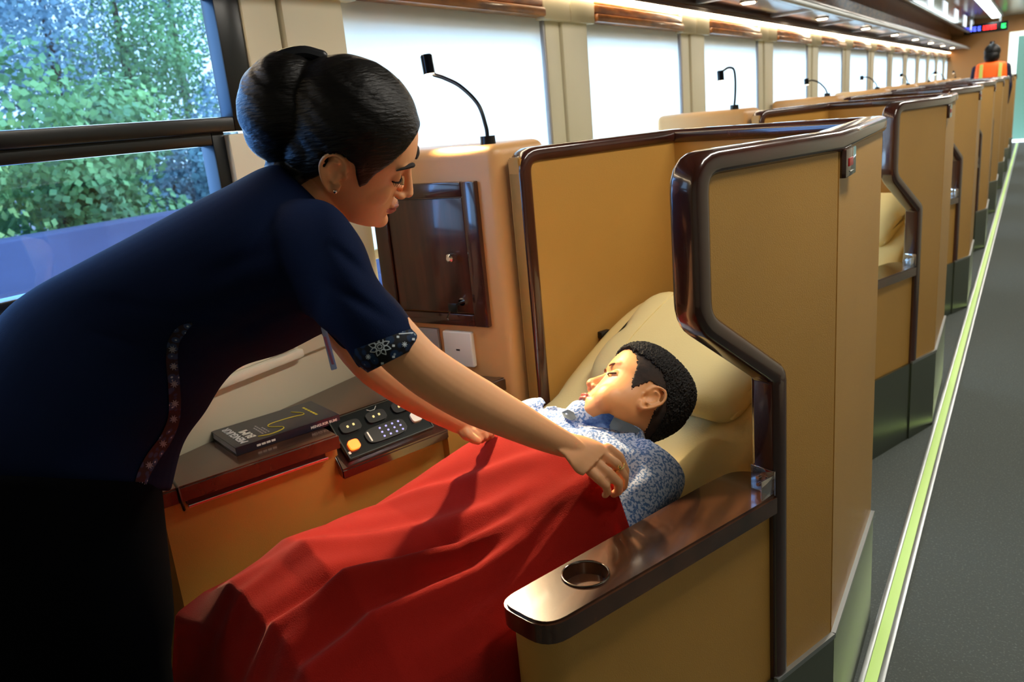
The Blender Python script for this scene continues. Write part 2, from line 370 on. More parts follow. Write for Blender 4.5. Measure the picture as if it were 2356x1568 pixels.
# floor strip
t = thing('floor_path_strip', (-.234, 6, 0), 'glowing yellow-green escape path strip with aluminium edges along the aisle', 'floor strip')
b = N(); box(b, (-.248, .3, 0), (-.222, YE, .006), .001); link('luminous_band', b, 'glow', t)
b = N(); box(b, (-.262, .3, 0), (-.248, YE, .008), .002); box(b, (-.222, .3, 0), (-.206, YE, .008), .002); link('metal_edge', b, 'alu', t)

# ================================================================== POD PROTOTYPES
A = Vector((-1.035, 1.625)); C = Vector((-.838, 2.166)); F = Vector((-.282, 2.004)); B = Vector((-.272, 1.463))
wd = Vector((-math.sin(TH), -math.cos(TH)))               # from bend towards the front of the wing
ZT = 1.288; KZ = .312; TK = .042
def inn(d):   # inward normal of a plan direction (clockwise walk A->C->F->B)
    return Vector((d.y, -d.x))
def make_shell():
    t = thing('privacy_shell', (-.6, 1.8, 0), '', 'seat partition', 'privacy shells along the train')
    # --- panels
    def panel(name, P, Q, z0, z1, m='tan', side=1, ext=0):
        d = (Q - P).normalized(); n = inn(d) * side
        b = N(); slab(b, [(P.x, P.y, z0), (Q.x, Q.y, z0), (Q.x, Q.y, z1), (P.x, P.y, z1)], (n.x * TK, n.y * TK, 0), .003); return link(name, b, m, t)
    panel('side_panel', A, C, .0, ZT - .02); panel('back_panel', C, F, .0, ZT - .02); panel('aisle_panel', F, B, 0.0, ZT - .02)
    # wing: polygon along wd
    def wp(dd, z, off=0): q = B + wd * dd; n = inn(wd); return Vector((q.x + n.x * off, q.y + n.y * off, z))
    poly = [(0, 0), (0, ZT - .02), (.355, ZT - .02), (.355, 1.045), (.17, .915), (.17, 0)]
    b = N(); slab(b, [wp(d, z) for d, z in poly], inn(wd).to_3d() * TK, .003); link('wing_panel', b, 'tan', t)
    # --- lacquered edge trim: swept rounded bar following every free edge
    def sweep(b, path, normals, w=.036, over=.007):
        """path: edge line points; normals: panel normal at each; bar wraps the edge"""
        prof = []
        hw = TK / 2 + over; r = .012
        for cx, cy, a0 in ((hw - r, w / 2 - r, 0), (-hw + r, w / 2 - r, 90), (-hw + r, -w / 2 + r, 180), (hw - r, -w / 2 + r, 270)):
            for a in (0, 30, 60, 90):
                an = math.radians(a0 + a); prof.append((cx + r * math.cos(an), cy + r * math.sin(an)))
        rings = []
        for i, p in enumerate(path):
            t0 = (path[i] - path[i-1]).normalized() if i else (path[1] - path[0]).normalized()
            t1 = (path[i+1] - path[i]).normalized() if i < len(path) - 1 else t0
            nrm = normals[i]; tt = (t0 + t1).normalized(); side = nrm.cross(tt).normalized()
            k = 1 / max(.5, math.sqrt((1 + t0.dot(t1)) / 2))
            horiz = abs(tt.z) < .3 and i not in (0, len(path) - 1) and abs(t0.z) < .1 and abs(t1.z) < .1
            rings.append([b.verts.new(p + nrm * x * (k if horiz else 1) + side * y * (1 if horiz else k)) for x, y in prof])
        for u, v in zip(rings, rings[1:]):
            for k in range(len(prof)): b.faces.new((u[k], u[(k + 1) % len(prof)], v[(k + 1) % len(prof)], v[k]))
        b.faces.new(rings[0]); b.faces.new(list(reversed(rings[-1])))
    def corner(p0, p1, p2, r=.035, n=5):
        a = p1 + (p0 - p1).normalized() * r; c = p1 + (p2 - p1).normalized() * r
        return [a * (1 - t) ** 2 + p1 * 2 * t * (1 - t) + c * t * t for t in [i / n for i in range(n + 1)]]
    hw = TK / 2
    nw = inn(wd).to_3d(); E = -.018
    pth = [wp(.17, KZ, hw), wp(.17, .905, hw)]
    p1 = wp(.17, .905, hw); p2 = wp(.36, 1.04, hw); p3 = wp(.36, ZT + E, hw); p4 = wp(0, ZT + E, hw)
    path = [wp(.17, KZ, hw)] + corner(wp(.17, KZ, hw), p1, p2, .012, 2) + corner(p1, p2, p3, .03) + corner(p2, p3, p4, .04)
    nn = [nw] * len(path)
    # along the top, mid-line of each panel
    def off(P, d): n = inn(d); return P + n * hw
    dBF = (F - B).normalized(); dCF = (F - C).normalized(); dAC = (C - A).normalized()
    nBF = -inn(dBF)   # inward is to -x
    def isect(p, d, q, e):
        den = d.x * e.y - d.y * e.x; s = ((q.x - p.x) * e.y - (q.y - p.y) * e.x) / den; return p + d * s
    # inward side test
    cen = Vector((-.6, 1.7))
    def inw(P, d):
        n = Vector((d.y, -d.x)); 
        return n if n.dot(cen - P) > 0 else -n
    lines = [(B + inw(B, -wd) * hw, wd), (B + inw(B, dBF) * hw, dBF), (F + inw(F, dCF) * hw, dCF), (C + inw(C, dAC) * hw, dAC)]
    kB = isect(*lines[0], *lines[1]); kF = isect(*lines[1], *lines[2]); kC = isect(*lines[2], *lines[3])
    zt = ZT + E
    V3 = lambda q: Vector((q.x, q.y, zt))
    tp = [V3(kB), V3(kF), V3(kC)]
    def avg(a, c): return (a + c).normalized()
    n_w = inw(B, wd).to_3d(); n_b = inw(B, dBF).to_3d(); n_f = inw(F, dCF).to_3d(); n_c = inw(C, dAC).to_3d()
    sgn = 1 if n_w.dot(nw) > 0 else -1
    full = path + tp; nn = [n_w] * len(path) + [avg(n_w, n_b), avg(n_b, n_f), avg(n_f, n_c)]
    Af = Vector((*(A + inw(A, dAC) * hw + dAC * .018), 0))
    q3 = Vector((Af.x, Af.y, zt)); q4 = Vector((Af.x, Af.y, .0))
    cc = corner(tp[2], q3, q4, .04); full += cc + [q4]; nn += [n_c] * (len(cc) + 1)
    # keep the bar's normal side consistent
    b = N(); sweep(b, full, nn); link('wooden_edge_trim', b, 'wood', t, sharp=50)
    # thin bright inlay line is part of the gloss; kick plates
    b = N()
    def kick(P, Q):
        d = (Q - P).normalized(); n = -inw(P, d) * .006
        slab(b, [(P.x, P.y, .0), (Q.x, Q.y, .0), (Q.x, Q.y, KZ), (P.x, P.y, KZ)], (n.x, n.y, 0), 0)
    kick(B + wd * .19, B); kick(B, F); link('kick_plate', b, 'steel', t, smooth=False)
    b = N(); d = (B - (B + wd * .15)).normalized()
    for P, Q in ((B + wd * .19, B), (B, F)):
        dd = (Q - P).normalized(); n = -inw(P, dd) * .009
        slab(b, [(P.x, P.y, KZ - .002), (Q.x, Q.y, KZ - .002), (Q.x, Q.y, KZ + .008), (P.x, P.y, KZ + .008)], (n.x, n.y, 0), 0)
    link('kick_plate_edge', b, 'alu', t, smooth=False)
    # occupancy plate
    b = N(); box(b, (-.274, 1.472, 1.208), (-.262, 1.562, 1.256), .002); sp = link('indicator_plate', b, 'wood', t)
    b = N(); box(b, (-.2625, 1.490, 1.226), (-.2600, 1.525, 1.240), .001); link('red_window', b, mat('indicator_red', '#7a1218', .3, emit='#c01818', estr=.15) if 'indicator_red' not in bpy.data.materials else bpy.data.materials['indicator_red'], sp)
    b = N(); box(b, (-.2622, 1.500, 1.216), (-.2600, 1.535, 1.2175), .0003); link('slider', b, 'chrome', sp)
    # clear hinge bracket next to armrest
    b = N(); q = lambda l, s, z: L(l, s, z); box(b, (-.802, 1.092, .690), (-.753, 1.095, .736), .001, frame=q); box(b, (-.759, 1.06, .690), (-.756, 1.098, .728), .001, frame=q); hb = link('hinge_bracket', b, 'clear', t)
    b = N()
    for z in (.703, .716): cyl(b, L(-.785, 1.094, z), L(-.785, 1.088, z), .0035); cyl(b, L(-.770, 1.094, z + .002), L(-.770, 1.088, z + .002), .0035)
    link('screw', b, 'chrome', hb)
    return t
def rounded_plan(pts, r, n=6):
    out = []
    for i, p in enumerate(pts):
        p = Vector(p); a = Vector(pts[i-1]); c = Vector(pts[(i + 1) % len(pts)]); rr = r[i] if isinstance(r, (list, tuple)) else r
        s = p + (a - p).normalized() * rr; e = p + (c - p).normalized() * rr
        for k in range(n + 1):
            t = k / n; out.append(s * (1 - t) ** 2 + p * 2 * t * (1 - t) + e * t * t)
    return out
def make_armrest():
    t = thing('armrest', L(-.81, .85, 0), '', 'armrest', 'armrests on the aisle side')
    def pr(b, pts, z0, z1, bev=0):
        prism(b, [L(p[0], p[1], 0)[:2] for p in pts], z0, z1, bev)
    b = N(); pr(b, rounded_plan([(-.853, .578), (-.772, .585), (-.765, 1.12), (-.868, 1.12)], [.03, .045, .002, .002]), .0, .657); link('body_panel', b, 'tan', t)
    b = N(); outer = rounded_plan([(-.856, .562), (-.752, .572), (-.752, 1.118), (-.80, 1.165), (-.872, 1.14), (-.875, 1.05)], [.035, .04, .01, .012, .04, .02])
    # top with a round recess
    cx, cy, cr = -.812, .70, .034; NN = 40
    vt = [b.verts.new(L(p[0], p[1], .690)) for p in outer]; vb = [b.verts.new(L(p[0], p[1], .656)) for p in outer]
    it = [b.verts.new(L(cx + cr * math.cos(2*PI*k/NN), cy + cr * math.sin(2*PI*k/NN), .690)) for k in range(NN)]
    ib = [b.verts.new(L(cx + cr*.93 * math.cos(2*PI*k/NN), cy + cr*.93 * math.sin(2*PI*k/NN), .672)) for k in range(NN)]
    b.faces.new(list(reversed(vb))); nO = len(outer)
    for k in range(nO): b.faces.new((vb[k], vb[(k+1) % nO], vt[(k+1) % nO], vt[k]))
    for k in range(NN): b.faces.new((it[k], it[(k+1) % NN], ib[(k+1) % NN], ib[k]))
    b.faces.new(ib)
    e1 = [b.edges.get((vt[k], vt[(k+1) % nO])) for k in range(nO)]; e2 = [b.edges.get((it[k], it[(k+1) % NN])) for k in range(NN)]
    bmesh.ops.triangle_fill(b, edges=e1 + e2, use_beauty=True)
    bmesh.ops.bevel(b, geom=[e for e in e1 if e.is_valid], offset=.004, segments=2, affect='EDGES')
    link('wooden_top', b, 'woodtop', t, sharp=30)
    b = N()
    for k in range(NN):
        pass
    ringp = [L(cx + (cr + .0015) * math.cos(2*PI*k/NN), cy + (cr + .0015) * math.sin(2*PI*k/NN), .6915) for k in range(NN + 1)]
    tube(b, ringp, .0018, 8, cap=False); link('cup_holder_rim', b, mat('dark_chrome', '#8a807a', .15, metal=1) if 'dark_chrome' not in bpy.data.materials else bpy.data.materials['dark_chrome'], t)
    b = N(); pr(b, [(-.755, .64), (-.755, 1.10), (-.764, 1.10), (-.764, .64)], 0, KZ); link('kick_plate', b, 'steel', t, smooth=False)
    return t
def make_seat():
    t = thing('reclining_seat', L(-1.2, .8, 0), '', 'seat', 'reclining seats')
    l0, l1 = -1.47, -.885
    prof = [(.62, .50), (.75, .525), (.86, .565), (.97, .60), (1.08, .645), (1.18, .69), (1.28, .745), (1.38, .80), (1.47, .845), (1.55, .868), (1.60, .86), (1.635, .83), (1.64, .79)]
    bk = [(1.60, .72), (1.50, .66), (1.35, .58), (1.2, .50), (1.0, .43), (.8, .40), (.62, .40)]
    def cushion(name, prof, bk, l0, l1, rr=.045, dish=.0, seam=None):
        """upholstered body: profile in (s,z) swept across l with rounded flanks"""
        pc = [Vector((p[0], p[1], 0)) for p in prof]; pcs = curve_pts(pc, 4); bc = curve_pts([Vector((p[0], p[1], 0)) for p in bk], 3)
        loop = pcs + bc; cen = sum(loop, Vector()) / len(loop); nn = len(pcs)
        us = [0, .012, .03, .06, .1, .16, .22, .3, .4, .5, .6, .7, .78, .84, .9, .94, .97, .988, 1]
        b = N(); rings = []
        for u in us:
            l = l0 + (l1 - l0) * u; e = min(u, 1 - u) * (l1 - l0); k = 1 - (math.sqrt(max(0, 1 - (1 - min(e / rr, 1)) ** 2)))
            ring = []
            for i, p in enumerate(loop):
                q = p.copy()
                n = (cen - p); 
                q = p + n.normalized() * k * rr
                if i < nn:
                    q.y += dish * (1 - math.exp(-((abs(u - .5) - .36) / .05) ** 2 * 1) * 1) * -1 * (1 if abs(u - .5) < .36 else .3) if dish else 0
                    if seam:
                        for (sv) in seam: q.y -= .006 * math.exp(-((p.x - sv) / .012) ** 2)
                ring.append(b.verts.new(L(l, q.x, q.y)))
            rings.append(ring)
        m = len(loop)
        for x, y in zip(rings, rings[1:]):
            for k in range(m): b.faces.new((x[k], x[(k+1) % m], y[(k+1) % m], y[k]))
        b.faces.new(rings[0]); b.faces.new(list(reversed(rings[-1]))); return link(name, b, 'cream', t, sharp=60)
    bks = cushion('backrest', prof, bk, l0, l1, dish=.018, seam=[1.02])
    # headrest pillow
    hp = [(1.225, .735), (1.235, .765), (1.275, .805), (1.34, .845), (1.41, .880), (1.47, .905), (1.51, .90), (1.53, .875)]; hb = [(1.50, .84), (1.40, .79), (1.30, .745), (1.24, .72)]
    hr = cushion('headrest', hp, hb, -1.375, -.945, rr=.05)
    b = N()
    for l in (-1.30,):
        tube(b, [L(l, s, z + .002) for s, z in ((1.235, .765), (1.275, .805), (1.34, .845), (1.41, .880), (1.47, .905), (1.51, .90))], .0016, 6)
    link('seam', b, 'cream', hr)
    b = N(); tube(b, [L(-.95, s, z) for s, z in ((1.235, .74), (1.30, .765), (1.40, .81), (1.49, .865))], .003, 6); link('piping', b, 'cream', hr)
    cushion('seat_cushion', [(.25, .475), (.30, .50), (.4, .505), (.6, .505), (.70, .51)], [(.70, .40), (.5, .38), (.28, .38), (.24, .43)], -1.46, -.885, .03)
    b = N(); box(b, (-1.44, .27, .0), (-.90, 1.25, .395), .02, frame=L); link('seat_base', b, 'black', t)
    b = N()
    box(b, (-1.488, 1.385, .785), (-1.472, 1.42, .803), .003, frame=L); link('recline_latch', b, 'black', t)
    return t
def make_cabinet():
    t = thing('storage_cabinet', (-1.25, 1.78, 0), '', 'cabinet', 'storage cabinets by the windows')
    b = N(); box(b, (-1.462, 1.600, 0), (-1.048, 1.84, 1.302), .028, 4); link('cabinet_body', b, 'tan2', t)
    b = N(); ringbox2 = [((-1.44, .862), (-1.395, 1.222)), ((-1.150, .862), (-1.108, 1.222)), ((-1.395, 1.186), (-1.150, 1.222)), ((-1.395, .862), (-1.150, .893))]
    for (x0, z0), (x1, z1) in ringbox2: box(b, (x0, 1.586, z0), (x1, 1.61, z1), .003)
    link('door_frame', b, 'wood', t)
    b = N(); box(b, (-1.392, 1.591, .896), (-1.153, 1.605, 1.183), .002); d = link('door', b, 'door', t)
    b = N(); cyl(b, (-1.19, 1.592, 1.04), (-1.19, 1.575, 1.04), .006); cyl(b, (-1.19, 1.578, 1.04), (-1.19, 1.563, 1.04), .010, .011); cyl(b, (-1.19, 1.563, 1.04), (-1.19, 1.559, 1.04), .011, .006); link('knob', b, 'chrome', d)
    b = N(); cyl(b, (-1.178, 1.592, .927), (-1.178, 1.580, .927), .011, .010); link('lock', b, 'chrome', d)
    b = N(); tube(b, [(-1.178, 1.58, .927), (-1.180, 1.560, .924)], .003, 8); box(b, (-1.205, 1.556, .905), (-1.178, 1.561, .928), .002); tube(b, [(-1.200, 1.558, .908), (-1.212, 1.557, .89), (-1.209, 1.557, .885)], .0025, 6); link('key', b, 'black', d)
    return t
def make_sockets():
    t = thing('wall_socket', (-1.21, 1.59, .80), 'white square socket plate below the cabinet door by the arm', 'socket')
    b = N(); box(b, (-1.256, 1.585, .753), (-1.166, 1.601, .846), .004, 3); link('faceplate', b, 'white', t)
    b = N(); box(b, (-1.216, 1.5835, .796), (-1.205, 1.586, .800), .0005); link('slot', b, 'black', t)
    t = thing('wall_socket', (-1.315, 1.59, .80), 'grey socket plate partly behind the batik sleeve', 'socket')
    b = N(); box(b, (-1.345, 1.588, .765), (-1.275, 1.601, .848), .003, 3); link('faceplate', b, 'grey', t)
    b = N(); box(b, (-1.325, 1.5865, .80), (-1.30, 1.589, .812), .001); link('slot', b, 'black', t)
def make_lamp(path, head_top, head_bot, name_label, power=None):
    base = Vector(path[0]); t = thing('reading_lamp', base, name_label, 'lamp', 'gooseneck reading lamps')
    b = N(); cyl(b, base + Vector((0, 0, -.001)), base + Vector((0, 0, .020)), .019, .018, 24); link('lamp_base', b, 'black', t)
    b = N(); tube(b, curve_pts([base + Vector((0, 0, .018))] + [Vector(p) for p in path[1:]], 8), .0048, 10); link('gooseneck', b, 'black', t)
    ht, hb_ = Vector(head_top), Vector(head_bot); b = N(); cyl(b, hb_, ht, .0145, .0145, 28); d = (ht - hb_).normalized(); cyl(b, ht, ht + d * .003, .0145, .012, 28)
    h = link('lamp_head', b, mat('glossy_black_metal', '#10131c', .12, metal=.6) if 'glossy_black_metal' not in bpy.data.materials else bpy.data.materials['glossy_black_metal'], t)
    b = N(); cyl(b, hb_ - d * .0015, hb_ + d * .001, .012, .012, 24); link('lamp_lens', b, 'led', h)
    if power:
        l = bpy.data.lights.new('reading_lamp_beam', 'SPOT'); l.energy = power[0]; l.color = (1.0, .74, .42); l.spot_size = math.radians(power[2]); l.spot_blend = .8; l.shadow_soft_size = .03
        o = bpy.data.objects.new('reading_lamp_beam', l); COL.objects.link(o); o.location = hb_ - d * .004
        o.rotation_euler = (Vector(power[1]) - hb_).to_track_quat('-Z', 'Y').to_euler()
    return t

shell = make_shell(); arm = make_armrest(); seat = make_seat(); cab = make_cabinet(); make_sockets()
who = ['nearest', 'second', 'third', 'fourth', 'fifth', 'sixth', 'seventh', 'eighth']
for n in range(8):
    w = 'around the sleeping boy, nearest the camera' if n == 0 else '%s from the camera along the aisle' % who[n]
    o = shell if n == 0 else copy_tree(shell, (0, PITCH * n, 0)); o['label'] = 'tan leather privacy shell with dark wood trim, ' + w
    o = arm if n == 0 else copy_tree(arm, (0, PITCH * n, 0))
    o['label'] = 'armrest with brown wooden top and round cup holder, ' + ('beside the red blanket' if n == 0 else 'at the %s seat from the camera' % who[n])
    if n < 4:
        o = seat if n == 0 else copy_tree(seat, (0, PITCH * n, 0))
        o['label'] = 'cream leather reclining seat ' + ('under the sleeping boy' if n == 0 else 'inside the %s privacy shell' % who[n])
    o = cab if n == 0 else copy_tree(cab, (0, PITCH * n, 0))
    o['label'] = 'tan storage cabinet by the window' + (' with dark wood door, behind the woman\'s face' if n == 0 else ', top seen behind the %s shell' % who[n - 1])

make_lamp([(-1.107, 1.66, 1.301), (-1.109, 1.66, 1.344), (-1.125, 1.66, 1.395), (-1.17, 1.66, 1.44), (-1.215, 1.66, 1.464), (-1.244, 1.658, 1.475)], (-1.256, 1.65, 1.520), (-1.252, 1.65, 1.478),
          'black gooseneck reading lamp beside the woman\'s forehead, lit', (150, (-.80, 1.05, .72), 58))
make_lamp([(-1.117, 3.647, 1.301), (-1.113, 3.647, 1.36), (-1.111, 3.647, 1.42), (-1.117, 3.647, 1.468), (-1.14, 3.647, 1.479), (-1.165, 3.647, 1.468)], (-1.177, 3.647, 1.468), (-1.175, 3.647, 1.428),
          'black reading lamp with tall upright neck against the third blind')
lm = make_lamp([(-1.127, 5.634, 1.301), (-1.14, 5.634, 1.35), (-1.18, 5.634, 1.392), (-1.22, 5.634, 1.408), (-1.248, 5.634, 1.405)], (-1.256, 5.634, 1.42), (-1.254, 5.634, 1.384),
          'black reading lamp bent low and sideways, third from the camera')
for n in range(3, 8):
    o = copy_tree(lm, (0, PITCH * (n - 2), 0)); o.rotation_euler = (0, 0, (.5, -.9, 2.2, .3, 1.4)[n - 3]); o['label'] = 'small far reading lamp, %s from the camera' % who[n]

# ------------------------------------------------------------------ side console with control panel
t = thing('side_console', (-1.45, 1.1, 0), 'dark wood side console with tan front, tray slot and control panel', 'side table')
F0 = L(-1.556, .285, 0); F1 = L(-1.566, 1.15, 0)
b = N(); prism(b, [F0[:2], L(-1.558, .665, 0)[:2], L(-1.662, .665, 0)[:2], L(-1.676, .955, 0)[:2], L(-1.562, .955, 0)[:2], F1[:2], (-1.11, 1.600), (-1.498, 1.600), (-1.498, F0.y)], .698, .730, .004); link('wooden_top', b, 'woodtop', t)
g0 = L(-1.577, .29, 0); g1 = L(-1.585, 1.14, 0)
b = N(); prism(b, [g0[:2], L(-1.579, .665, 0)[:2], L(-1.60, .665, 0)[:2], L(-1.61, .955, 0)[:2], L(-1.583, .955, 0)[:2], g1[:2], (-1.12, 1.60), (-1.498, 1.60), (-1.498, g0.y)], 0, .695, 0); link('front_panel', b, 'tan', t)
b = N(); box(b, (-1.580, .335, .680), (-1.560, .635, .686), .001, frame=L); link('tray_slot_strip', b, 'chrome', t)
b = N(); box(b, (-1.578, .335, .686), (-1.562, .63, .699), .0, frame=L); link('tray_slot', b, 'black', t)
b = N(); tube(b, [L(-1.60, .325, .731), L(-1.556, .322, .729), L(-1.550, .322, .70), L(-1.556, .325, .682)], .003, 6); link('tray_hinge', b, 'black', t)
# control panel housing: wedge
TL = L(-1.637, .700, .731); TR = L(-1.652, .919, .731); BL = L(-1.559, .682, .661); BR = L(-1.572, .916, .661)
ux = (TR - TL).normalized(); uy = ((TL - BL) - ux * (TL - BL).dot(ux)); hgt = uy.length; uy.normalize(); un = ux.cross(uy); wid = (TR - TL).length
def CP(a, c, h=0): return BL + ux * a * wid * 1.03 + uy * c * hgt + un * h      # 0..1 across, 0..1 up
b = N(); q = [L(-1.66, .665, .733), L(-1.545, .655, .650), L(-1.545, .655, .628), L(-1.60, .665, .628)]
vec = L(-1.675, .955, 0) - L(-1.66, .665, 0)
slab(b, q, vec, .003); cp = link('control_panel', b, 'wood', t)
b = N(); box(b, (0, 0, -.004), (1, 1, .004), .0, frame=lambda a, c, h: CP(a, c, h + .006)); link('face_plate', b, mat('black_glass_plate', '#15191a', .18, coat=.5), cp)
b = N()
for (a0, c0, a1, c1) in ((-.01, -.02, 1.01, 0.0), (-.01, 1, 1.01, 1.02), (-.012, -.02, 0, 1.02), (1, -.02, 1.012, 1.02)): box(b, (a0, c0, 0), (a1, c1, .012), frame=CP)
link('plate_edge', b, 'chrome', cp)
H0 = .0105
def oval(b, a, c, wa, wc, h0, h1):
    pts = [(a + wa * math.copysign(abs(math.cos(x)) ** .55, math.cos(x)), c + wc * math.copysign(abs(math.sin(x)) ** .55, math.sin(x))) for x in [2*PI*k/24 for k in range(24)]]
    v0 = [b.verts.new(CP(p[0], p[1], h0)) for p in pts]; v1 = [b.verts.new(CP(p[0], p[1], h1)) for p in pts]
    b.faces.new(v0); b.faces.new(v1)
    for k in range(24): b.faces.new((v0[k], v0[(k+1) % 24], v1[(k+1) % 24], v1[k]))
for i, (a, c) in enumerate(((.17, .70), (.48, .72), (.80, .74))):
    b = N(); oval(b, a, c, .115, .14, H0, H0 + .005); so = link('seat_button', b, 'black', cp)
    b = N(); oval(b, a - .035, c, .011, .028, H0 + .005, H0 + .0065); oval(b, a + .035, c + .01, .011, .028, H0 + .005, H0 + .0065); link('brass_contact', b, mat('brass_glow', '#e8d890', .3, emit='#e8d890', estr=.5) if 'brass_glow' not in bpy.data.materials else bpy.data.materials['brass_glow'], so)
b = N(); oval(b, .49, .30, .24, .19, H0, H0 + .004); kp = link('keypad', b, 'black', cp)
b = N()
for r in range(3):
    for k in range(4): oval(b, .44 + .075 * k, .19 + .11 * r, .010, .020, H0 + .004, H0 + .005)
link('key_icon', b, mat('key_blue', '#8f8fe8', .5, emit='#9a98f0', estr=1.0), kp)
fr = Matrix.Translation(CP(.30, .17, H0 + .0045)) @ Matrix((( uy.x, -ux.x, un.x, 0), (uy.y, -ux.y, un.y, 0), (uy.z, -ux.z, un.z, 0), (0, 0, 0, 1)))
b = N(); box(b, (.285, .18, H0 + .0042), (.30, .42, H0 + .0047), frame=CP); link('key_caption', b, 'white', kp)
b = N(); oval(b, .88, .36, .062, .12, H0, H0 + .006); link('round_white_button', b, 'white', cp)
b = N(); oval(b, .10, .26, .058, .115, H0, H0 + .006); link('glowing_orange_button', b, mat('orange_glow', '#ff6a20', .4, emit='#ff5a18', estr=3.5), cp)
b = N()
for a, c in ((.02, .12), (.97, .36)): box(b, (a - .012, c - .03, H0), (a + .012, c + .03, H0 + .001), frame=CP)
for a in (.46, .78):   # little reclining seat icons
    for P0, P1 in (((a, .90), (a + .05, .90)), ((a + .05, .90), (a + .085, .97)), ((a, .90), (a - .03, .95))): tube(b, [CP(*P0, H0 + .0008), CP(*P1, H0 + .0008)], .0008, 5)
link('white_icon', b, mat('icon_white', '#d8dad2', .5), cp)

# ------------------------------------------------------------------ book
bk = [Vector((-1.365, .988)), Vector((-1.288, 1.216)), Vector((-1.428, 1.268)), Vector((-1.505, 1.040))]
bx = (bk[1] - bk[0]).normalized(); by = (bk[3] - bk[0]).normalized(); bl_, bw = .242, .145
by = Vector((-bx.y, bx.x))
Z0 = .7305
def BK(a, c, h): q = bk[0] + bx * a + by * c; return Vector((q.x, q.y, Z0 + h))
t = thing('book', BK(bl_/2, bw/2, 0), 'navy softcover book titled MENGUKIR BUMI on the wooden side console', 'book')
b = N(); box(b, (.002, .001, .0015), (bl_ - .002, bw - .002, .0165), frame=BK); link('pages', b, mat('page_blue_white', '#b9c4dc', .7), t)
b = N(); box(b, (0, 0, 0), (bl_, bw, .0015), frame=BK); box(b, (0, 0, .0165), (bl_, bw, .018), frame=BK); box(b, (0, -.001, 0), (bl_, .001, .018), frame=BK); cv = link('cover', b, mat('navy_book_cover', '#121a2e', .3, coat=.3), t, smooth=False)
def bfr(a, c, ang=0):   # text runs towards the window, its top to the near end
    X = Vector((by.x, by.y, 0)); Y = Vector((-bx.x, -bx.y, 0)); p = BK(a, c, .0184)
    return Matrix(((X.x, Y.x, 0, p.x), (X.y, Y.y, 0, p.y), (0, 0, 1, p.z), (0, 0, 0, 1)))
link('title', text_bm('MENGUKIR', .024, bfr(.034, .012), .0004, .0006), mat('title_white', '#e8ecf2', .5), cv, smooth=False)
link('title', text_bm('BUMI', .026, bfr(.058, .028), .0004, .0006), 'white', cv, smooth=False)
b = N()
for k, n_ in enumerate((5, 6, 4)):      # rows of print too small to read
    for j in range(n_): box(b, (.072 + .007 * k, .030 + .011 * j, .0181), (.0755 + .007 * k, .038 + .011 * j, .0184), frame=BK)
link('small_print', b, 'grey', cv, smooth=False)
b = N(); tube(b, curve_pts([BK(a, c, .0186) for a, c in ((.06, .022), (.085, .013), (.115, .02), (.12, .035), (.10, .058), (.11, .075), (.16, .075), (.185, .068), (.19, .08), (.175, .108))], 5), .0011, 5); link('yellow_line', b, mat('cover_yellow', '#cfc23a', .5), cv)
b = N()
for j in range(6): box(b, (.205, .040 + .013 * j, .0181), (.210, .050 + .013 * j, .0184), frame=BK)
link('yellow_print', b, bpy.data.materials['cover_yellow'], cv, smooth=False)
X = Vector((bx.x, bx.y, 0)); nn = Vector((-by.x, -by.y, 0)); p = BK(.17, -.0014, .005)
link('spine_text', text_bm('MENGUKIR BUMI', .0085, Matrix(((X.x, 0, nn.x, p.x), (X.y, 0, nn.y, p.y), (0, 1, 0, p.z), (0, 0, 0, 1))), .0004, .0002), 'white', cv, smooth=False)
b = N()
for j in range(4): box(b, (.045 + .011 * j, -.0016, .006), (.054 + .011 * j, -.0009, .0105), frame=BK)
link('spine_print', b, 'white', cv, smooth=False)
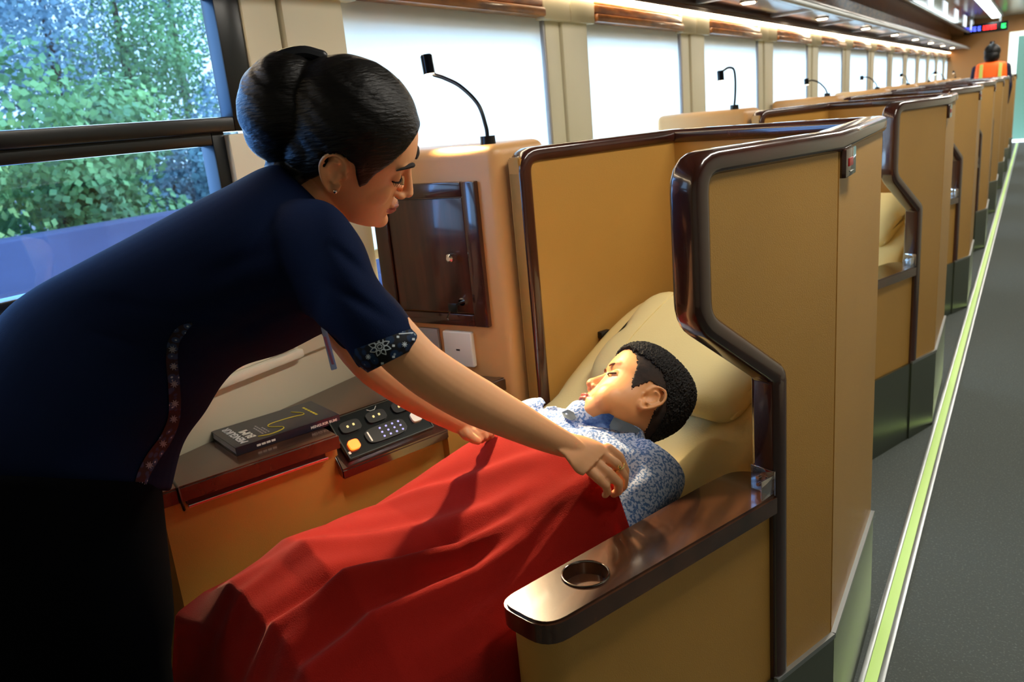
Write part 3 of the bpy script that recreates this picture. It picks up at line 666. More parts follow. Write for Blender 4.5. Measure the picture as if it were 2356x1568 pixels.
#PEOPLE
# ================================================================== PEOPLE
def head_parts(b, X, kid=False):
    """closed shapes of head and ears in head space; X maps (forward, up, side) to the place"""
    k = 1.0
    if not kid:
        prof = [(.129, .02, -.035, .018), (.119, .042, -.062, .042), (.103, .066, -.082, .058), (.078, .086, -.094, .070), (.052, .0950, -.099, .0755), (.034, .0975, -.099, .076),
                (.018, .0905, -.096, .0745), (.0, .088, -.090, .072), (-.022, .0875, -.080, .0695), (-.045, .088, -.066, .0655), (-.065, .0905, -.050, .059), (-.085, .0885, -.030, .049), (-.100, .087, -.008, .038), (-.110, .078, .015, .024), (-.114, .066, .035, .012)]
    else:
        prof = [(.132, .02, -.035, .018), (.124, .055, -.065, .045), (.106, .082, -.088, .064), (.080, .096, -.101, .075), (.052, .0985, -.106, .079), (.034, .0965, -.105, .079),
                (.018, .0895, -.101, .078), (.0, .0885, -.094, .077), (-.022, .0905, -.082, .0765), (-.045, .092, -.066, .073), (-.062, .0925, -.050, .066), (-.080, .0895, -.030, .056), (-.095, .086, -.008, .043), (-.105, .077, .012, .028), (-.109, .064, .03, .013)]
    n = 48; rings = []
    pts = curve_pts([Vector((u, f, r)) for u, f, r, w in prof], 4); ws = curve_pts([Vector((w, 0, 0)) for *_, w in prof], 4)
    for p, w in zip(pts, ws):
        u, f, r = p; w = w.x; ring = []
        cf = (f + r) / 2 if u > .02 else r * .35 + f * .25
        cf = .005 if u > .02 else max(r + .01, .005 - (.02 - u) * -.15)
        for k_ in range(n):
            t = 2 * PI * k_ / n; c, s = math.cos(t), math.sin(t)
            if c > 0: ex = 2.15; x = cf + (f - cf) * abs(c) ** (2 / ex)
            else: ex = 2.2; x = cf - (cf - r) * abs(c) ** (2 / ex)
            ring.append(b.verts.new(X(x, u, w * math.copysign(abs(s) ** (2 / 2.25), s))))
        rings.append(ring)
    for a, c in zip(rings, rings[1:]):
        for k_ in range(n): b.faces.new((a[k_], a[(k_ + 1) % n], c[(k_ + 1) % n], c[k_]))
    b.faces.new(rings[0]); b.faces.new(list(reversed(rings[-1])))
    V = lambda *p: X(*p)
    O0 = X(0, 0, 0); E = lambda c, r: ell(b, X(*c), X(r[0], 0, 0) - O0, X(0, r[1], 0) - O0, X(0, 0, r[2]) - O0)
    # nose
    S = (X(1, 0, 0) - O0).length
    np_ = [(.090, .022, 0), (.0955, .006, 0), (.1015, -.010, 0), (.106, -.024, 0)] if not kid else [(.086, .018, 0), (.0915, .003, 0), (.0975, -.012, 0), (.1025, -.024, 0)]
    tube(b, [V(*p) for p in np_], [q * S for q in (.0050, .0058, .0070, .0088)], 14)
    nz = -.0045 if not kid else -.010
    E((.1105 + nz, -.0285, 0), (.0105, .0085, .0105)); 
    for s in (-1, 1): E((.101 + nz, -.033, .0115 * s), (.0095, .0068, .0068)); 
    # cheeks, brow, chin
    for s in (-1, 1):
        E((.042, -.026, .033 * s), (.040, .040, .0290 if not kid else .030)); E((.080, .036, .026 * s), (.014, .008, .022))
        if kid: E((.046, -.045, .034 * s), (.040, .044, .036))
    E((.076, -.098, 0), (.018, .014, .020))
    # lips
    lz = .0 if not kid else .0015
    for s in (-1, 0, 1): E((.0935 + lz - abs(s) * .003, -.0605, .009 * s), (.0085, .0048, .010)); E((.0920 + lz - abs(s) * .003, -.0690, .008 * s), (.0085, .0044, .010))
    # closed eye lids
    for s in (-1, 1): E((.0755, .0105, .0325 * s), (.0125, .0115, .0145))
    # ears
    for s in (-1, 1):
        rim = [(.010, .010), (.006, .024), (-.004, .033), (-.017, .033), (-.026, .022), (-.027, .006), (-.020, -.010), (-.012, -.022), (-.003, -.031), (.006, -.028), (.008, -.018)]
        R_ = [V(f - .004, u, s * (.0765 + .010 * min(1, max(0, -f + .012) / .03))) for f, u in rim]
        tube(b, curve_pts(R_, 3), .0036 * S, 10)
        E((-.010, .004, s * .0775), (.015, .027, .0042)); E((-.001, -.026, s * .078), (.008, .0085, .0045))
        E((.008, -.002, s * .0775), (.004, .006, .004))
        an = [V(f - .004, u, s * .083) for f, u in ((-.004, .02), (-.015, .018), (-.018, .004), (-.010, -.010), (-.001, -.014))]
        tube(b, curve_pts(an, 3), .0026 * S, 8)
def head_detail(b, Xi, kid=False):
    """press sockets and creases; Xi maps place -> head space"""
    G = lambda p, c, r: math.exp(-sum(((p[i] - c[i]) / r[i]) ** 2 for i in range(3)))
    def fn(co):
        p = Xi(co)
        if abs(p.x) > .16 or abs(p.y) > .16 or abs(p.z) > .12: return co
        q = p.copy()
        for s in (-1, 1):
            q.x -= .0045 * G(p, (.090, .020, .017 * s), (.012, .010, .010))
            q.x -= .0030 * G(p, (.088, .003, .030 * s), (.012, .004, .018))
            q.x -= .0018 * G(p, (.088, .021, .033 * s), (.012, .0035, .016))
            q.x -= .003 * G(p, (.09, -.064, .030 * s), (.01, .007, .006))
            q.z -= s * .006 * G(p, (-.006, .004, .084 * s), (.010, .013, .006))
            q.z -= s * .008 * G(p, (.004, -.002, .083 * s), (.005, .007, .006))
            q.x -= .004 * G(p, (.100, -.0385, .006 * s), (.006, .003, .004))
        q.x -= .003 * G(p, (.102, -.065, 0), (.012, .0022, .024))
        q.x -= .003 * G(p, (.094, -.083, 0), (.012, .006, .018))
        q.x -= .002 * G(p, (.100, -.050, 0), (.012, .007, .004))
        return co + (X_of(q) - X_of(p))
    X_of = fn_X[0]
    displace(b, fn)
fn_X = [None]
def head_frame(o, cols, scale, side=1):
    Mx = Matrix(cols); o = Vector(o)
    def X(f, u, r): return o + Mx @ Vector((f, u, r)) * scale
    inv = Mx.inverted()
    def Xi(p): return inv @ (Vector(p) - o) / scale
    return X, Xi
def snap_patch(bvh, poly, eye, lift=.0008):
    """thin pieces laid on a surface: project photo points onto it"""
    out = []
    for p in poly:
        q = at(p[0], p[1], 1.0); d = (q - eye).normalized(); loc, nrm, i, dist = bvh.ray_cast(eye, d)
        out.append(None if loc is None else loc + nrm * (lift if nrm.dot(d) < 0 else -lift))
    return out
EYE = Vector((0, 0, CAMZ))
def ribbon(b, bvh, line, wpx, lift=.0010, thick=.0008):
    """flat sewn or printed strip following a surface"""
    L_, R_ = [], []
    ws = wpx if isinstance(wpx, (list, tuple)) else [wpx] * len(line)
    for i, p in enumerate(line):
        a = line[max(i - 1, 0)]; c = line[min(i + 1, len(line) - 1)]; dx, dy = c[0] - a[0], c[1] - a[1]; n = math.hypot(dx, dy) or 1; nx, ny = -dy / n * ws[i] / 2, dx / n * ws[i] / 2
        L_.append((p[0] + nx, p[1] + ny)); R_.append((p[0] - nx, p[1] - ny))
    A_ = snap_patch(bvh, L_, EYE, lift); B_ = snap_patch(bvh, R_, EYE, lift)
    prev = None
    for a, c in zip(A_, B_):
        if a is None or c is None or (a - c).length > .06: prev = None; continue
        cur = (b.verts.new(a), b.verts.new(c))
        if prev and (prev[0].co - cur[0].co).length < .05: b.faces.new((prev[0], prev[1], cur[1], cur[0]))
        prev = cur
def dense(line, step=4):
    out = []
    for a, c in zip(line, line[1:]):
        n = max(1, int(math.hypot(c[0] - a[0], c[1] - a[1]) / step))
        for k in range(n): out.append((a[0] + (c[0] - a[0]) * k / n, a[1] + (c[1] - a[1]) * k / n))
    out.append(line[-1]); return out
def dense_c(line, sub=6):
    return [(p.x, p.y) for p in curve_pts([Vector((a, c, 0)) for a, c in line], sub)]
def bvh_of(*objs):
    vs, fs = [], []
    for o in objs:
        off = len(vs); r = ROOTPOS[o.name]
        vs += [v.co + r for v in o.data.vertices]; fs += [[i + off for i in p.vertices] for p in o.data.polygons]
    return BVHTree.FromPolygons(vs, fs)
def fmat(o, idx, test):
    r = ROOTPOS[o.name]
    for p in o.data.polygons:
        if test(p.center + r): p.material_index = idx
def sec(p_up, p_lo, d, half, dd=0.0):
    """torso section from two photo points at depth d, half thickness along the view"""
    a = at(*p_up, d + dd); c = at(*p_lo, d - dd); m = (a + c) / 2; ax = (a - c) / 2
    v = (m - EYE).normalized(); v = (v - ax * v.dot(ax) / ax.length_squared).normalized()
    return (m, ax, v * half)

def hair_shell(body, X, Xi, region, thick, jitter=0):
    me = body.data; r0 = ROOTPOS[body.name]; b = N(); keep = {}; rnd = np.random.RandomState(5)
    for v in me.vertices:
        c = v.co + r0; q = Xi(c)
        if abs(q.x) < .15 and -.14 < q.y < .16 and abs(q.z) < .081 + (.0 if q.y > .04 else .0):
            d = region(q) + (rnd.rand() * .009 - .0045 if jitter else 0)
            if d > 0 and not (abs(q.z) > .072 and -.030 < q.x < .014 and -.04 < q.y < .032): keep[v.index] = (c, v.normal.copy(), q, d)
    out, inn_ = {}, {}
    for i, (c, n, q, d) in keep.items():
        w = min(1, d / .010); w = math.sqrt(w * (2 - w)); t = thick(q) * w + (rnd.rand() * jitter * w if jitter else 0)
        out[i] = b.verts.new(c + n * (t + .0004)); inn_[i] = b.verts.new(c - n * .003)
    cnt = {}
    for p in me.polygons:
        vs = list(p.vertices)
        if all(i in keep for i in vs):
            b.faces.new([out[i] for i in vs]); b.faces.new([inn_[i] for i in reversed(vs)])
            for k in range(len(vs)):
                e = (vs[k], vs[(k + 1) % len(vs)]); key = tuple(sorted(e)); cnt.setdefault(key, []).append(e)
    for key, es in cnt.items():
        if len(es) == 1: i, j = es[0]; b.faces.new((out[j], out[i], inn_[i], inn_[j]))
    bmesh.ops.delete(b, geom=[v for v in b.verts if not v.link_faces], context='VERTS'); return b
# ------------------------------------------------------------------ the attendant
WCOL = ((0.69, 0.6078, 0.393), (0.5474, -0.083, -0.8328), (-0.4736, 0.7897, -0.39)); WO = (-0.8928, 0.9551, 1.329)
XW, XWi = head_frame(WO, WCOL, .96)
wroot = thing('person', (-1.36, .52, 0), 'woman in navy uniform jacket with black bun leaning over to tuck in the boy', 'person')
b = N(); head_parts(b, XW)
sh_r = at(770, 640, 1.16); sh_l = at(690, 600, 1.44)
nb = at(690, 470, 1.28)
tube(b, [XW(-.012, -.03, 0), XW(-.030, -.075, 0), XW(-.055, -.115, 0), nb], [.056, .052, .054, .07], 20)
# slim inner torso and legs under the clothes
loft(b, [sec((560, 480), (760, 640), 1.28, .13), sec((400, 580), (660, 730), 1.28, .13), sec((220, 690), (520, 790), 1.29, .11), sec((90, 800), (420, 920), 1.31, .12), sec((50, 950), (270, 1050), 1.32, .10)], 24, 2.2, 3)
for dl in (-.07, .07):
    h = at(110, 1060, 1.31) + Vector((-.5 * dl, dl, 0)); tube(b, [h, at(150, 1400, 1.28) + Vector((-.4 * dl, dl * .8, 0)), Vector((-1.24, .51 + dl * .7, .10))], [.06, .042, .034], 16)
# right arm (near)
ra = [sh_r, at(860, 735, 1.10), at(955, 832, 1.11), at(1030, 885, 1.14), at(1100, 925, 1.18), at(1180, 965, 1.23), at(1255, 1002, 1.285), at(1300, 1022, 1.31), at(1345, 1043, 1.332)]
tube(b, curve_pts(ra, 4), [r for r in np.interp(np.linspace(0, 8, 33), range(9), [.036, .038, .0355, .036, .0355, .031, .0255, .0215, .013])], 24)
# right hand: palm then five separate fingers
vw = (at(1300, 1022, 1.3) - EYE).normalized()
def PT(x, y, d): return at(x, y, d)
loft(b, [(PT(1285, 1016, 1.298), (PT(1303, 995, 1.33) - PT(1298, 1022, 1.305)) * .72, vw * .013), (PT(1305, 1025, 1.308), (PT(1303, 993, 1.33) - PT(1298, 1022, 1.305)) * .93, vw * .0165), (PT(1325, 1035, 1.315), PT(1336, 1000, 1.345) - PT(1325, 1035, 1.315), vw * .0165), (PT(1352, 1050, 1.325), PT(1378, 1015, 1.355) - PT(1352, 1050, 1.325), vw * .0165), (PT(1372, 1062, 1.33), PT(1402, 1031, 1.36) - PT(1372, 1062, 1.33), vw * .0145)], 20, 2.3, 3)
fingers = [ # index .. little; photo point and depth of each joint
    [(1398, 1032, 1.362), (1424, 1052, 1.366), (1437, 1082, 1.372), (1436, 1104, 1.380), (1430, 1118, 1.388)],
    [(1388, 1048, 1.348), (1418, 1068, 1.345), (1436, 1096, 1.352), (1434, 1118, 1.362), (1424, 1128, 1.372)],
    [(1370, 1064, 1.335), (1400, 1088, 1.328), (1423, 1110, 1.332), (1423, 1130, 1.344), (1412, 1136, 1.356)],
    [(1350, 1074, 1.325), (1374, 1098, 1.318), (1394, 1116, 1.322), (1398, 1131, 1.333), (1392, 1138, 1.343)]]
for i, f_ in enumerate(fingers):
    r = (.0090, .0090, .0086, .0078)[i]
    tube(b, [PT(*p) for p in f_], [r * k for k in (1.15, 1.1, .98, .88, .78)], 14)
tube(b, [PT(1315, 1012, 1.35), PT(1345, 1040, 1.385), PT(1378, 1078, 1.395), PT(1400, 1118, 1.388), PT(1410, 1135, 1.378)], [.0125, .012, .0105, .0092, .0078], 14)
# left arm and hand (beyond)
la = [sh_l, at(790, 745, 1.44), at(850, 830, 1.42), at(905, 875, 1.43), at(975, 922, 1.46), at(1040, 960, 1.50), at(1060, 972, 1.515)]
tube(b, curve_pts(la, 3), [r for r in np.interp(np.linspace(0, 6, 19), range(7), [.05, .042, .036, .034, .030, .024, .022])], 18)
v2 = (at(1070, 980, 1.5) - EYE).normalized()
loft(b, [(PT(1058, 972, 1.515), PT(1066, 952, 1.53) - PT(1058, 972, 1.515), v2 * .015), (PT(1078, 984, 1.52), PT(1090, 958, 1.54) - PT(1078, 984, 1.52), v2 * .015), (PT(1094, 990, 1.525), PT(1108, 965, 1.545) - PT(1094, 990, 1.525), v2 * .013)], 16, 2.2, 2)
for f_ in ([(1104, 966, 1.545), (1122, 975, 1.55), (1132, 990, 1.556), (1130, 1004, 1.56)], [(1100, 975, 1.535), (1117, 984, 1.54), (1126, 998, 1.545), (1120, 1008, 1.55)],
           [(1094, 984, 1.525), (1108, 993, 1.528), (1116, 1004, 1.534), (1108, 1012, 1.54)], [(1086, 992, 1.515), (1096, 1001, 1.518), (1104, 1009, 1.524), (1096, 1014, 1.53)]):
    tube(b, [PT(*p) for p in f_], [.0090, .0086, .008, .0068], 12)
tube(b, [PT(1066, 985, 1.505), PT(1076, 1000, 1.50), PT(1090, 1010, 1.505), PT(1100, 1014, 1.512)], [.011, .010, .009, .0075], 12)
b = fuse(b, .0024, 3); fn_X[0] = lambda q: XW(*q); head_detail(b, XWi)
wb = link('body', b, ['skinw', 'lipw'], wroot, sharp=180)
def in_lips(p, Xi, kid=False):
    q = Xi(p)
    if q.x < .080: return False
    z = abs(q.z) / .0235; top = -.0565 - .0035 * z * z; bot = -.0735 + .0085 * z * z
    return z < 1 and bot < q.y < top
fmat(wb, 1, lambda p: in_lips(p, XWi))
# brows, lashes
def face_strip(X, pts, r, flat=.5, n=8): 
    b = N(); tube(b, curve_pts([X(*p) for p in pts], 5), r, n); return b
for s in (1, -1):
    P_ = [(.0985, .0300, .014 * s), (.0975, .0345, .022 * s), (.0935, .0370, .033 * s), (.0855, .0355, .045 * s), (.0775, .0315, .0525 * s)]
    b = N(); tube(b, curve_pts([XW(*p) for p in P_], 4), [float(x) for x in np.interp(np.linspace(0, 4, 17), range(5), [.0030, .0042, .0040, .0026, .001])], 8); link('eyebrow', b, 'brow', wroot)
    P_ = [(.0865, .0065, .0195 * s), (.0885, .0035, .026 * s), (.0880, .0028, .033 * s), (.0835, .0045, .041 * s), (.0775, .0075, .048 * s)]
    b = N(); tube(b, curve_pts([XW(*p) for p in P_], 4), .0015, 6)
    for k in range(9):
        t_ = k / 8; i = min(int(t_ * 4), 3); u = t_ * 4 - i; p = Vector(P_[i]) * (1 - u) + Vector(P_[i + 1]) * u; tube(b, [XW(*p), XW(p.x + .006, p.y - .005, p.z + .003 * s)], [.0007, .0003], 5)
    link('eyelashes', b, 'brow', wroot)
# hair: swept-back cap and a large low bun
b = N(); O0 = XW(0, 0, 0)
def EW(c, r, tilt=0):
    ct, st = math.cos(tilt), math.sin(tilt)
    ell(b, XW(*c), XW(r[0] * ct, r[0] * st, 0) - O0, XW(-r[1] * st, r[1] * ct, 0) - O0, XW(0, 0, r[2]) - O0, 40)
def w_region(q):
    az = abs(q.z)
    line = float(np.interp(q.x, [-.12, -.07, -.045, -.028, -.012, .014, .022, .032, .040, .048, .062, .076, .085, .11], [-.075, -.062, -.045, -.02, .03, .03, .008, -.012, -.004, .020, .040, .062, .082, .092]))
    return q.y - line
merge(b, hair_shell(wb, XW, XWi, w_region, lambda q: .0035 + .012 * min(1, max(0, (.070 - q.x) / .08)) + .003 * max(0, min(1, (q.y - .03) / .08))))
EW((-.030, .060, 0), (.098, .082, .080), .15)
EW((-.055, .012, 0), (.068, .070, .078))
EW((-.118, .028, 0), (.072, .078, .076), .3)
EW((-.128, .075, 0), (.048, .040, .055), .3)
EW((-.115, -.012, .0), (.060, .048, .064))
b = fuse(b, .0026, 4)
def hair_fn(co):
    p = XWi(co); s = math.sin(p.y * 230 + p.x * 60 + 1.5 * math.sin(p.z * 60)) * .0005 + math.sin(p.y * 90 - p.x * 45) * .0009
    if p.x > .03: s *= .3
    d = Vector((p.x + .03, p.y - .03, p.z)).normalized() * s; return XW(*(p + d))
displace(b, hair_fn); link('hair', b, 'hairw', wroot, sharp=180)
b = N(); tube(b, curve_pts([XW(-.160, .070, .028), XW(-.150, .095, .0), XW(-.120, .115, -.02), XW(-.09, .118, -.03)], 5), .010, 10); link('hair_tie', b, mat('satin_ribbon', '#14161c', .35), wroot)
b = N(); ell(b, XW(.004, .118, .062), Vector((.003, 0, 0)), Vector((0, .003, 0)), Vector((0, 0, .003)), 12); link('hair_pin', b, 'chrome', wroot)
b = N(); ell(b, XW(.001, -.027, .0835), Vector((.0035, 0, 0)), Vector((0, .0035, 0)), Vector((0, 0, .0035)), 12); link('earring', b, 'chrome', wroot)
# jacket
b = N()
TS = [sec((-130, 1105), (372, 1128), 1.33, .155), sec((-95, 1010), (400, 1020), 1.325, .16), sec((-40, 870), (455, 945), 1.315, .155), sec((35, 745), (498, 880), 1.305, .15), sec((105, 682), (545, 838), 1.30, .15),
      sec((215, 622), (640, 808), 1.29, .16), sec((330, 562), (728, 765), 1.285, .17), sec((450, 497), (800, 730), 1.28, .175), sec((545, 445), (815, 650), 1.275, .155), sec((610, 402), (795, 560), 1.27, .115), sec((650, 384), (775, 505), 1.265, .075)]
loft(b, TS, 48, 2.3, 5)
# right sleeve
def slv(pa, pb, d, h): return sec(pa, pb, d, h)
loft(b, [slv((600, 470), (690, 720), 1.20, .09), slv((745, 462), (720, 735), 1.15, .085), slv((828, 545), (738, 752), 1.12, .07), slv((868, 640), (770, 775), 1.105, .06), slv((922, 702), (797, 802), 1.10, .055), slv((966, 768), (826, 846), 1.10, .052)], 36, 2.0, 5)
# left sleeve
loft(b, [slv((640, 450), (700, 690), 1.38, .08), slv((735, 500), (705, 720), 1.42, .07), slv((800, 640), (745, 760), 1.43, .055), slv((850, 735), (790, 815), 1.43, .050)], 28, 2.0, 4)
b = fuse(b, .0042, 5)
def fold_fn(co):
    # cloth creases running from the armpit towards the back and waist
    c = RC.transposed() @ (co - EYE); u = 1178 + FPX * c.x / c.z; v = 784 + FPX * c.y / c.z; dz = 0
    for (x0, y0, x1, y1, w, a) in ((700, 640, 420, 720, 16, .005), (690, 690, 460, 800, 15, .005), (655, 560, 470, 640, 20, .004), (240, 690, 600, 745, 14, .005), (760, 560, 850, 640, 14, .006), (740, 640, 900, 740, 14, .006), (500, 860, 380, 830, 14, .004), (200, 760, 330, 800, 12, .003), (650, 470, 560, 600, 14, .004)):
        dx, dy = x1 - x0, y1 - y0; n = math.hypot(dx, dy); t = ((u - x0) * dx + (v - y0) * dy) / n / n; d = ((u - x0) * dy - (v - y0) * dx) / n
        if -.1 < t < 1.1 and abs(d) < 60: dz += a * math.exp(-(d / w) ** 2) * math.sin(PI * min(max((t + .1) / 1.2, 0), 1)) * (1 if d else 1)
    return co + (co - EYE).normalized() * dz
displace(b, fold_fn)
jk = link('jacket', b, 'navy', wroot, sharp=180)
# batik cuff as its own band of cloth
batik = mat('batik_cloth', '#07162c', .7); nt = batik.node_tree; bs = nt.nodes['Principled BSDF']; tc = nt.nodes.new('ShaderNodeTexCoord')
vo = nt.nodes.new('ShaderNodeTexVoronoi'); vo.inputs['Scale'].default_value = 75; vo.feature = 'F1'; rp = nt.nodes.new('ShaderNodeValToRGB'); e = rp.color_ramp.elements
e[0].position = .10; e[0].color = hexc('#a9bccb'); e[1].position = .16; e[1].color = hexc('#0f3c66'); x = e.new(.42); x.color = hexc('#0d2f57'); x = e.new(.5); x.color = hexc('#040a18')
nt.links.new(tc.outputs['Object'], vo.inputs['Vector']); nt.links.new(vo.outputs['Distance'], rp.inputs[0]); nt.links.new(rp.outputs[0], bs.inputs['Base Color']); MT['batik'] = batik
b = N()
cs = [slv((948, 738), (806, 815), 1.10, .0555), slv((968, 768), (822, 842), 1.10, .056), slv((967, 790), (838, 856), 1.103, .056), slv((950, 812), (872, 862), 1.105, .050)]
cs = [slv((955, 752), (806, 806), 1.10, .0565), slv((968, 774), (820, 834), 1.10, .0565), slv((958, 800), (848, 856), 1.102, .0545)]
rg = loft(b, cs, 40, 2.0, 4, cap=False)
bmesh.ops.solidify(b, geom=b.faces[:], thickness=.0025)
cuff = link('batik_cuff', b, 'batik', jk, sharp=80)
bv = bvh_of(cuff); b = N(); cx, cy = 874, 797
for k in range(8):
    a = k * PI / 4 + .2; dx, dy = math.cos(a), math.sin(a) * .9
    for sg in (1, -1):
        px_, py_ = -dy * sg, dx * sg
        ribbon(b, bv, dense_c([(cx + dx * 8, cy + dy * 8), (cx + dx * 15 + px_ * 5, cy + dy * 15 + py_ * 5), (cx + dx * 26, cy + dy * 24)]), 1.8)
for r in (5, 10): ribbon(b, bv, [(cx + r * math.cos(x), cy + r * .9 * math.sin(x)) for x in [i * PI / 8 for i in range(17)]], 1.8)
for (sx, sy) in ((930, 792), (905, 838), (848, 820), (925, 820), (838, 790)):
    for k in range(4):
        a = k * PI / 4; ribbon(b, bv, dense([(sx - 6 * math.cos(a), sy - 6 * math.sin(a)), (sx + 6 * math.cos(a), sy + 6 * math.sin(a))], 3), 1.6)
for (sx, sy) in ((905, 795), (905, 820), (880, 835), (950, 780), (915, 775), (860, 770)): ribbon(b, bv, [(sx - 3, sy), (sx + 3, sy)], 5)
ribbon(b, bv, dense_c([(812, 800), (850, 780), (900, 770), (950, 766)]), 2.2)
link('white_flower_print', b, mat('batik_white', '#b9c6d0', .7), cuff)
# batik slit trim down the side of the jacket and collar band
bv = bvh_of(jk); b = N()
ribbon(b, bv, dense_c([(443, 742), (420, 756), (400, 785), (395, 830), (399, 880), (401, 930), (396, 970), (378, 1010), (350, 1050), (328, 1090), (317, 1132)], 10), [float(x) for x in np.interp(np.linspace(0, 10, 101), range(11), [4, 22, 26, 27, 27, 27, 27, 28, 30, 28, 26])], .0022)
bt = link('batik_trim', b, 'batik', jk)
b = N(); bv2 = bv
for (sx, sy) in ((397, 800), (398, 840), (399, 880), (400, 925), (397, 960), (372, 1018), (340, 1068), (322, 1115)):
    for k in range(4):
        a = k * PI / 4 + .3; ribbon(b, bv, dense([(sx - 9 * math.cos(a), sy - 9 * math.sin(a)), (sx + 9 * math.cos(a), sy + 9 * math.sin(a))], 3), 1.6, .0034)
    ribbon(b, bv, [(sx + 5 * math.cos(x), sy + 5 * math.sin(x)) for x in [i * PI / 6 for i in range(13)]], 1.4, .0034)
link('trim_print', b, mat('dull_print', '#8a97a4', .8), bt)
b = N(); tube(b, curve_pts([XW(-.085, -.055, .052), XW(-.062, -.085, .066), XW(-.040, -.105, .064), XW(-.018, -.120, .054)], 5), .013, 12); link('batik_collar', b, 'batik', jk)
# skirt to the ankles
b = N(); c0 = sec((-150, 1085), (352, 1110), 1.30, .15)
q = lambda dx, dy, z, a, c, an=.0: (Vector((-1.385 + dx, .52 + dy, z)), Vector((-.845, -.526, 0)) * a, Vector((-.53, .805, 0)) * c)
loft(b, [c0, sec((-160, 1200), (372, 1240), 1.28, .13), sec((-150, 1330), (392, 1400), 1.27, .12), sec((-120, 1480), (392, 1560), 1.27, .11), q(.145, -.01, .30, .165, .12), q(.145, -.01, .10, .16, .12)], 36, 2.2, 5)
link('skirt', b, 'skirt', wroot, sharp=180)
for dy in (.05, -.05):
    b = N(); tube(b, [Vector((-1.28, .47 + dy, .035)), Vector((-1.22, .50 + dy, .032)), Vector((-1.16, .53 + dy, .024))], [.034, .036, .026], 12); link('shoe', b, 'black', wroot)
# id badge
b = N(); ctr = (at(738, 752, 1.2), at(750, 750, 1.2), at(776, 848, 1.22), at(762, 852, 1.22))
slab(b, ctr, (at(740, 752, 1.225) - at(740, 752, 1.2)) * .12, .0008); bd = link('id_badge', b, mat('badge_blue_plastic', '#9db4ea', .2, coat=.5), wroot)
b = N(); e_ = (at(744, 775, 1.198), at(750, 775, 1.198), at(769, 838, 1.217), at(763, 838, 1.217)); slab(b, e_, (0, 0, .0006)); link('badge_print', b, mat('badge_print', '#c07aa8', .5), bd)
b = N(); tube(b, [at(744, 752, 1.203), at(738, 735, 1.21), at(728, 718, 1.23)], .0018, 8); link('lanyard', b, 'black', bd)
# ring
b = N(); rc = PT(1424, 1074, 1.345); d_ = (PT(1436, 1096, 1.352) - PT(1418, 1068, 1.345)).normalized(); u_ = d_.orthogonal().normalized(); v_ = d_.cross(u_)
tube(b, [rc + (u_ * math.cos(x) + v_ * math.sin(x)) * .0106 for x in [i * PI / 12 for i in range(25)]], .0013, 8, cap=False)
ell(b, rc - vw * .0125, Vector((.0036, 0, 0)), Vector((0, .0036, 0)), Vector((0, 0, .0036)), 10); link('ring', b, 'gold', wroot)

# ------------------------------------------------------------------ the boy
BCOL = ((-0.6871, 0.2511, -0.6818), (-0.1791, 0.8509, 0.4939), (0.7042, 0.4615, -0.5396)); BO = (-0.6283, 1.361, 0.7929)
XB, XBi = head_frame(BO, BCOL, .90)
broot = thing('person', L(-1.1, .9, .5), 'boy in blue patterned shirt asleep on the cream reclining seat under the blanket', 'person')
b = N(); head_parts(b, XB, True)
tube(b, [XB(-.015, -.03, 0), XB(-.012, -.085, 0), L(-1.09, .965, .735), L(-1.10, .92, .69)], [.052, .050, .052, .05], 20)
Ax = Vector((CT, -ST, 0))
def bs(l, s, z, a, c, tl=.0): return (L(l, s, z), (L(1, 0, 0) + Vector((0, 0, tl))) * a, (L(0, -.45, .89)) * c)
loft(b, [bs(-1.10, .96, .69, .09, .035), bs(-1.11, .90, .665, .13, .05), bs(-1.12, .80, .635, .12, .055), bs(-1.13, .66, .605, .11, .05), bs(-1.13, .56, .585, .11, .05)], 24, 2.2, 3)
for dl in (-.075, .075):
    tube(b, [L(-1.13 + dl, .58, .58), L(-1.14 + dl, .44, .60), L(-1.15 + dl * .9, .34, .555)], [.055, .046, .032], 14); tube(b, [L(-1.15 + dl * .9, .34, .55), L(-1.15 + dl * .9, .325, .585), L(-1.15 + dl * .9, .325, .60)], [.028, .024, .018], 10)
for s in (1, -1):   # arms lie along the sides under the blanket
    tube(b, [L(-1.10 + .13 * s, .96, .70), L(-1.11 + .165 * s, .84, .64), L(-1.12 + .165 * s, .68, .58), L(-1.13 + .13 * s, .56, .60)], [.03, .028, .024, .018], 14)
b = fuse(b, .0022, 3); fn_X[0] = lambda q: XB(*q); head_detail(b, XBi, True)
bb = link('body', b, ['skinb', 'lipb'], broot, sharp=180); fmat(bb, 1, lambda p: in_lips(p, XBi, True))
for s in (1, -1):
    P_ = [(.0965, .030, .012 * s), (.0945, .033, .022 * s), (.0885, .034, .034 * s), (.079, .031, .046 * s)]
    b = N(); tube(b, curve_pts([XB(*p) for p in P_], 4), [float(x) for x in np.interp(np.linspace(0, 3, 13), range(4), [.0012, .0022, .0022, .0008])], 8); link('eyebrow', b, mat('thin_brow', '#6b4026', .8) if 'thin_brow' not in bpy.data.materials else bpy.data.materials['thin_brow'], broot)
    P_ = [(.0865, .0075, .0195 * s), (.0885, .0050, .026 * s), (.0880, .0045, .033 * s), (.0835, .0060, .041 * s), (.0790, .0085, .0465 * s)]
    b = N(); tube(b, curve_pts([XB(*p) for p in P_], 4), .0014, 6); link('eyelashes', b, 'brow', broot)
